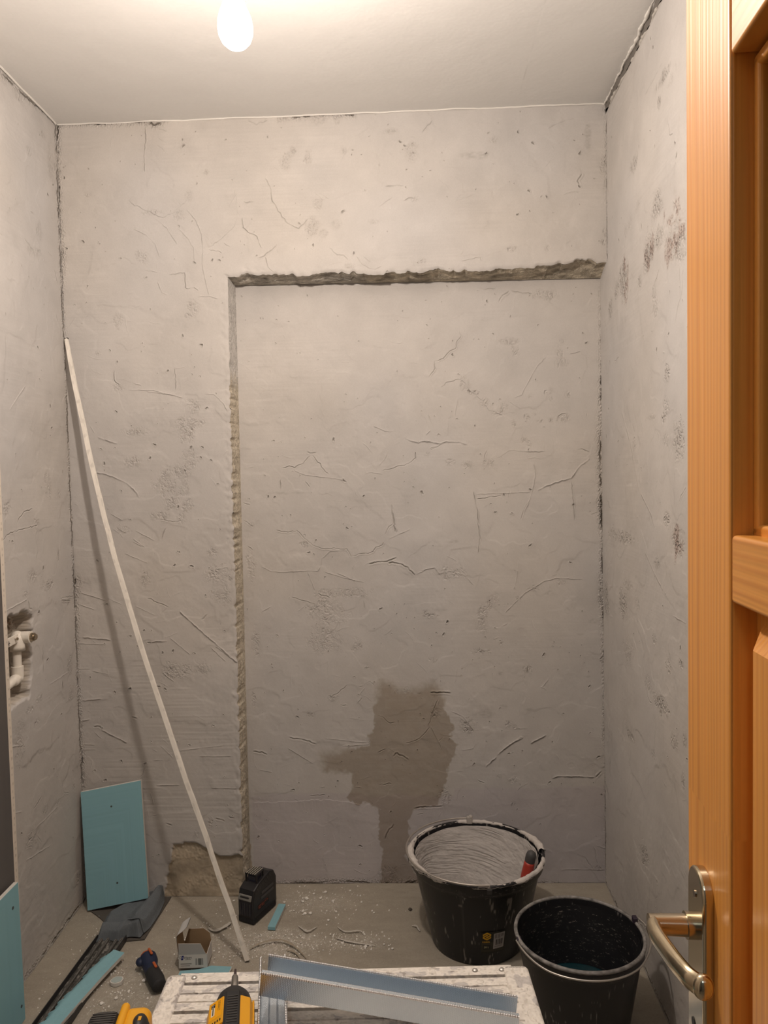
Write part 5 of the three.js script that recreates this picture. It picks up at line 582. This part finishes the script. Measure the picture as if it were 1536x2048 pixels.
// ---------------------------------------------------------------- yellow power tools
const yellow = phys([0.75, 0.36, 0.012], 0.42), toolBlack = phys([0.022, 0.021, 0.021], 0.5), softBlack = std([0.018, 0.018, 0.019], 0.75), steel = phys([0.48, 0.46, 0.43], 0.28, { metalness: 1 });
{
  const o = thing('power_screwdriver', 'yellow and black cordless screw gun lying on the work platform', 'power tool', [0.834, 0.5385, 1.305]); o.rotation.y = 0.20; o.scale.setScalar(0.92);   // nose along -z
  const L = (a) => xf(lathe(a, 32), [0, 0, 0], [-Math.PI / 2, 0, 0]);             // profile along -z
  part('bit', L([[0.0001, 0.150], [0.0022, 0.146], [0.0028, 0.134], [0.0030, 0.118], [0.0001, 0.118]]), std([0.05, 0.03, 0.03], 0.4), o);
  part('nose_sleeve', L([[0.0042, 0.128], [0.0062, 0.124], [0.0070, 0.104], [0.0072, 0.082], [0.0001, 0.082]]), steel, o);
  part('nose_ring', L([[0.0074, 0.086], [0.0096, 0.084], [0.0104, 0.076], [0.0080, 0.072], [0.0001, 0.072]]), yellow, o);
  part('gear_case', merge([L([[0.0090, 0.076], [0.0150, 0.073], [0.0240, 0.066], [0.0310, 0.054], [0.0345, 0.036], [0.0355, 0.014], [0.0001, 0.012]])]), toolBlack, o);
  const hull = [[-0.030, -0.034], [0.024, -0.034], [0.034, -0.022], [0.034, 0.010], [0.028, 0.026], [0.012, 0.033], [-0.012, 0.033], [-0.036, 0.022], [-0.042, 0.000], [-0.040, -0.022]];
  part('housing', xf(extrude(hull, 0.104, 0.004), [0, 0, -0.018]), yellow, o);
  part('top_grip', xf(merge([xf(extrude([[-0.0125, 0.028], [0.0135, 0.026], [0.0150, 0.034], [0.011, 0.038], [-0.009, 0.0385], [-0.0135, 0.036]], 0.118, 0.0012), [0, 0, -0.028])]), [0, 0, 0]), softBlack, o);
  for (let i = 0; i < 11; i++) part('grip_rib', xf(rbox(0.018, 0.0022, 0.0022, 0.0008), [0.001, 0.0398, -0.014 + i * 0.0064]), std([0.05, 0.047, 0.043], 0.7), o);
  // side panel with the rating plate and the vents, turned up towards the bulb
  const n = 0.52, panel = new THREE.Group(); panel.name = 'side_panel'; panel.position.set(-0.0270, 0.0305, 0.014); panel.rotation.set(0, 0, n); o.add(panel);
  part('panel_skin', xf(rbox(0.030, 0.003, 0.066, 0.0014), [0, 0, 0]), yellow, panel);
  const t = canvasTexture(256, 512, (c) => { c.fillStyle = '#f2a900'; c.fillRect(0, 0, 256, 512); c.fillStyle = '#e6dcc6'; c.fillRect(28, 150, 76, 250); c.fillStyle = '#1b1714'; c.fillRect(24, 40, 84, 116); c.fillStyle = '#b8b2a8'; c.fillRect(40, 58, 50, 26); c.fillRect(40, 112, 36, 26); c.fillStyle = '#3a352c'; c.fillRect(54, 160, 24, 220); c.save(); c.translate(196, 30); c.rotate(Math.PI / 2); c.fillStyle = '#57430f'; c.font = 'bold 76px sans-serif'; c.fillText('DEWALT', 0, 28, 380); c.restore(); });
  const tp = xf(new THREE.PlaneGeometry(0.024, 0.042), [0, 0.0017, -0.008], [-Math.PI / 2, 0, 0]); const pl = part('rating_plate', tp, std([1, 1, 1], 0.5, { map: t }), panel); pl.userData.label = 'yellow rating plate with black print';
  for (let i = 0; i < 5; i++) part('vent_slot', xf(rbox(0.0026, 0.0020, 0.0052, 0.0008), [-0.0095 + i * 0.0048, 0.0013, 0.023]), std([0.02, 0.015, 0.01], 0.8), panel);
  part('rear_cover', xf(extrude(hull.map(([a, b]) => [a * 1.02, b * 1.02]), 0.050, 0.003), [0, 0, 0.040]), toolBlack, o);
  part('yellow_flash', xf(rbox(0.004, 0.030, 0.110, 0.002), [0.0362, 0.002, 0.026]), yellow, o);
  // handle lying flat, pointing away from the channels, with the battery at its end
  part('handle', bar([-0.024, -0.012, 0.030], [-0.078, -0.020, 0.110], 0.036, 0.030, 0.013), softBlack, o);
  part('trigger_guard', tube([[-0.034, -0.006, -0.004], [-0.060, -0.008, 0.004], [-0.082, -0.010, 0.020], [-0.094, -0.012, 0.044]], 0.0075, 24, 10), softBlack, o);
  part('handle_inlay', bar([-0.040, 0.002, 0.010], [-0.078, -0.004, 0.036], 0.014, 0.008, 0.0035), yellow, o);
  part('trigger', xf(rbox(0.020, 0.014, 0.016, 0.006), [-0.060, -0.014, 0.052]), toolBlack, o);
  part('battery', xf(rbox(0.045, 0.046, 0.110, 0.008), [-0.084, -0.0155, 0.168], [0, 0.1, 0]), toolBlack, o);
}
{
  const o = thing('cordless_drill', 'yellow and black cordless drill at the end of the work platform', 'power tool', [0.660, 0.5500, 1.352]); o.rotation.y = 0.14;    // chuck along -x
  const Lx = (a) => xf(lathe(a, 36), [0, 0, 0], [0, 0, Math.PI / 2]);                // profile along -x
  part('chuck', Lx([[0.0040, 0.094], [0.0100, 0.093], [0.0150, 0.086], [0.0175, 0.072], [0.0178, 0.054], [0.0140, 0.050], [0.0001, 0.050]]), phys([0.30, 0.28, 0.26], 0.25, { metalness: 1 }), o);
  part('chuck_jaws', Lx([[0.0001, 0.093], [0.0055, 0.0925], [0.0058, 0.080], [0.0001, 0.080]]), std([0.02, 0.02, 0.02], 0.4), o);
  part('gear_case', merge([xf(rbox(0.050, 0.056, 0.058, 0.015, 4), [-0.020, 0.001, 0])]), toolBlack, o);
  for (let i = 0; i < 7; i++) part('case_rib', xf(rbox(0.038, 0.0016, 0.0022, 0.0006), [-0.019, 0.0292, -0.015 + i * 0.005]), std([0.06, 0.056, 0.052], 0.6), o);
  const t = canvasTexture(256, 128, (c, w, h) => { c.fillStyle = '#1b1b1f'; c.fillRect(0, 0, w, h); c.fillStyle = '#a8a29a'; c.font = 'bold 74px sans-serif'; c.fillText('XR', 80, 90); });
  part('badge', xf(new THREE.PlaneGeometry(0.030, 0.015), [-0.019, 0.0258, 0.0222], [-0.80, 0, 0]), std([1, 1, 1], 0.5, { map: t }), o);
  part('yellow_band', xf(rbox(0.014, 0.066, 0.068, 0.010, 4), [0.010, 0.001, 0]), yellow, o);
  part('motor_housing', xf(rbox(0.046, 0.060, 0.062, 0.016, 4), [0.030, 0.000, 0]), yellow, o);
  part('rear_cap', xf(new THREE.SphereGeometry(0.030, 28, 20), [0.038, 0.005, 0.008], [0, 0, 0], [0.56, 0.98, 0.98]), toolBlack, o);
  part('rear_emblem', xf(rbox(0.005, 0.0012, 0.009, 0.0005), [0.040, 0.0338, 0.010]), yellow, o);
  part('handle', bar([0.016, -0.012, 0.020], [-0.010, -0.031, 0.130], 0.034, 0.030, 0.012), softBlack, o);
  part('battery', xf(rbox(0.110, 0.046, 0.050, 0.008), [-0.016, -0.0260, 0.150], [0, -0.1, 0]), toolBlack, o);
}

// ---------------------------------------------------------------- shavings and crumbs on the floor
{
  const pale = std([0.52, 0.49, 0.44], 0.95), straw = std([0.36, 0.31, 0.24], 0.9);
  const curl = (label, pts, w, mat, lift = 0.004) => { const c = new THREE.CatmullRomCurve3(pts.map(([x, z], i) => V3(x, 0.0035 + lift * Math.sin(i / (pts.length - 1) * Math.PI), z))); const n = 40, g = sheet(n, 4, (u, v) => { const p = c.getPoint(u), t = c.getTangent(u), s = V3(-t.z, 0, t.x), k = (v - 0.5) * w * (0.35 + 0.65 * Math.sin(Math.PI * clamp(u * 0.9 + 0.05))) * (1 + 0.4 * noise(u * 18, w * 999)); return [p.x + s.x * k, p.y + 0.0022 * Math.sin(v * Math.PI) - 0.001 + 0.0006 * noise(u * 30, v * 3), p.z + s.z * k, u, v]; }, [0.7, 3, 0.3]); single('paper_shaving', g, mat, label, 'shaving'); };
  curl('long curved paper shaving on the floor behind the steel channels', [[0.625, 0.284], [0.652, 0.264], [0.711, 0.250], [0.762, 0.279], [0.803, 0.326]], 0.008, straw, 0.008);
  curl('short curved shaving inside the bend of the long paper shaving', [[0.737, 0.288], [0.765, 0.303], [0.788, 0.330]], 0.006, straw);
  curl('crumpled pale shaving between the open box and the laser level', [[0.470, 0.176], [0.492, 0.197], [0.514, 0.188], [0.531, 0.160], [0.533, 0.147]], 0.012, pale, 0.006);
  curl('small pale forked shaving in front of the small teal stick', [[0.756, 0.167], [0.789, 0.199], [0.814, 0.172]], 0.006, pale);
  curl('straight pale shaving lying nearest the middle of the floor', [[0.883, 0.229], [0.926, 0.249], [1.004, 0.266]], 0.006, pale, 0.002);
  curl('thin bent shaving behind the straight pale one', [[0.880, 0.170], [0.906, 0.198], [0.956, 0.196], [0.965, 0.209]], 0.005, pale, 0.003);
  curl('small pale shaving beside the big bucket', [[1.116, 0.164], [1.129, 0.169], [1.141, 0.193]], 0.007, pale, 0.003);
  const r = seeded(99);
  const lump = (s, sd) => { const g = mergeVertices(new THREE.IcosahedronGeometry(1, 1).deleteAttribute('uv').deleteAttribute('normal')); const p = g.attributes.position; for (let i = 0; i < p.count; i++) { const k = 1 + 0.4 * noise(p.getX(i) * 2 + sd, p.getY(i) * 2 + p.getZ(i) * 1.3); p.setXYZ(i, p.getX(i) * k * s, p.getY(i) * k * s * 0.6, p.getZ(i) * k * s); } g.computeVertexNormals(); return g; };
  const lumps = [lump(1, 1), lump(1, 5), lump(1, 9)], chalk = std([0.80, 0.77, 0.72], 0.95, { flatShading: true });
  const chips = [[0.819, -0.031, 5], [0.780, -0.022, 4], [0.806, 0.006, 4], [0.759, 0.009, 7], [0.748, 0.027, 5], [0.850, 0.021, 4], [0.903, -0.040, 4], [0.947, 0.030, 4], [1.001, 0.047, 3], [0.867, 0.085, 4], [0.784, 0.096, 6], [0.766, 0.096, 5], [0.758, 0.082, 5], [0.727, 0.079, 3], [0.847, 0.132, 4], [0.992, 0.090, 3], [0.940, 0.266, 4], [0.975, 0.268, 5], [1.031, 0.256, 3], [1.057, 0.278, 4], [0.687, 0.030, 4]];
  chips.forEach(([x, z, s], i) => { const m = single('plaster_chip', lumps[i % 3], chalk, 'small white plaster chip on the floor between laser level and big bucket', 'plaster chip', 'plaster chips on the open floor'); m.position.set(x, s * 0.0004, z); m.scale.setScalar(s / 1000); m.rotation.y = r() * 6; });
  [[0.247, 0.367, 4], [0.331, 0.378, 5], [0.352, 0.425, 6], [0.300, 0.500, 5], [0.325, 0.470, 4], [0.268, 0.520, 5]].forEach(([x, z, s], i) => { const m = single('plaster_chip', lumps[i % 3], chalk, 'small white plaster chip on the floor around the round teal disc', 'plaster chip', 'plaster chips near the teal disc'); m.position.set(x, s * 0.0004, z); m.scale.setScalar(s / 1000); m.rotation.y = r() * 6; });
  { const m = single('stone', lumps[1], std([0.10, 0.085, 0.07], 0.9), 'single dark pebble on bare floor near the big bucket', 'pebble'); m.position.set(1.1095, 0.0024, 0.073); m.scale.setScalar(0.0065); }
  const N = 1700, dot = new THREE.Matrix4(), crumbs = new THREE.InstancedMesh(lump(1, 3), chalk, N), q = new THREE.Quaternion(), areas = [[0.70, 0.27, 0.16, 0.09, 6], [0.80, 0.03, 0.15, 0.10, 3], [0.93, 0.24, 0.13, 0.06, 3], [0.50, 0.24, 0.16, 0.14, 3], [0.30, 0.46, 0.12, 0.16, 5], [0.13, 0.30, 0.07, 0.25, 1.5], [0.60, 0.05, 0.5, 0.16, 2]], tot = areas.reduce((a, b) => a + b[4], 0);
  for (let i = 0; i < N; i++) { let k = r() * tot, a = areas[0]; for (const b of areas) { if ((k -= b[4]) < 0) { a = b; break; } } const ang = r() * 6.283, rad = Math.sqrt(r()) * (0.6 + 0.6 * r()), x = clamp(a[0] + a[2] * rad * Math.cos(ang), 0.03, 1.15), z = clamp(a[1] + a[3] * rad * Math.sin(ang), x > 0.57 ? -0.07 : 0.02, 0.62), s = 0.0006 + 0.0026 * r() ** 3; q.setFromEuler(new THREE.Euler(r(), r() * 6, r())); dot.compose(V3(x, s * 0.4, z), q, V3(s, s, s)); crumbs.setMatrixAt(i, dot); }
  crumbs.name = 'plaster_crumbs'; crumbs.userData.kind = 'stuff'; tag(prep(crumbs), 'fine white plaster crumbs and dust strewn over the floor', 'crumbs'); scene.add(crumbs);
}

renderer.render(scene, camera);
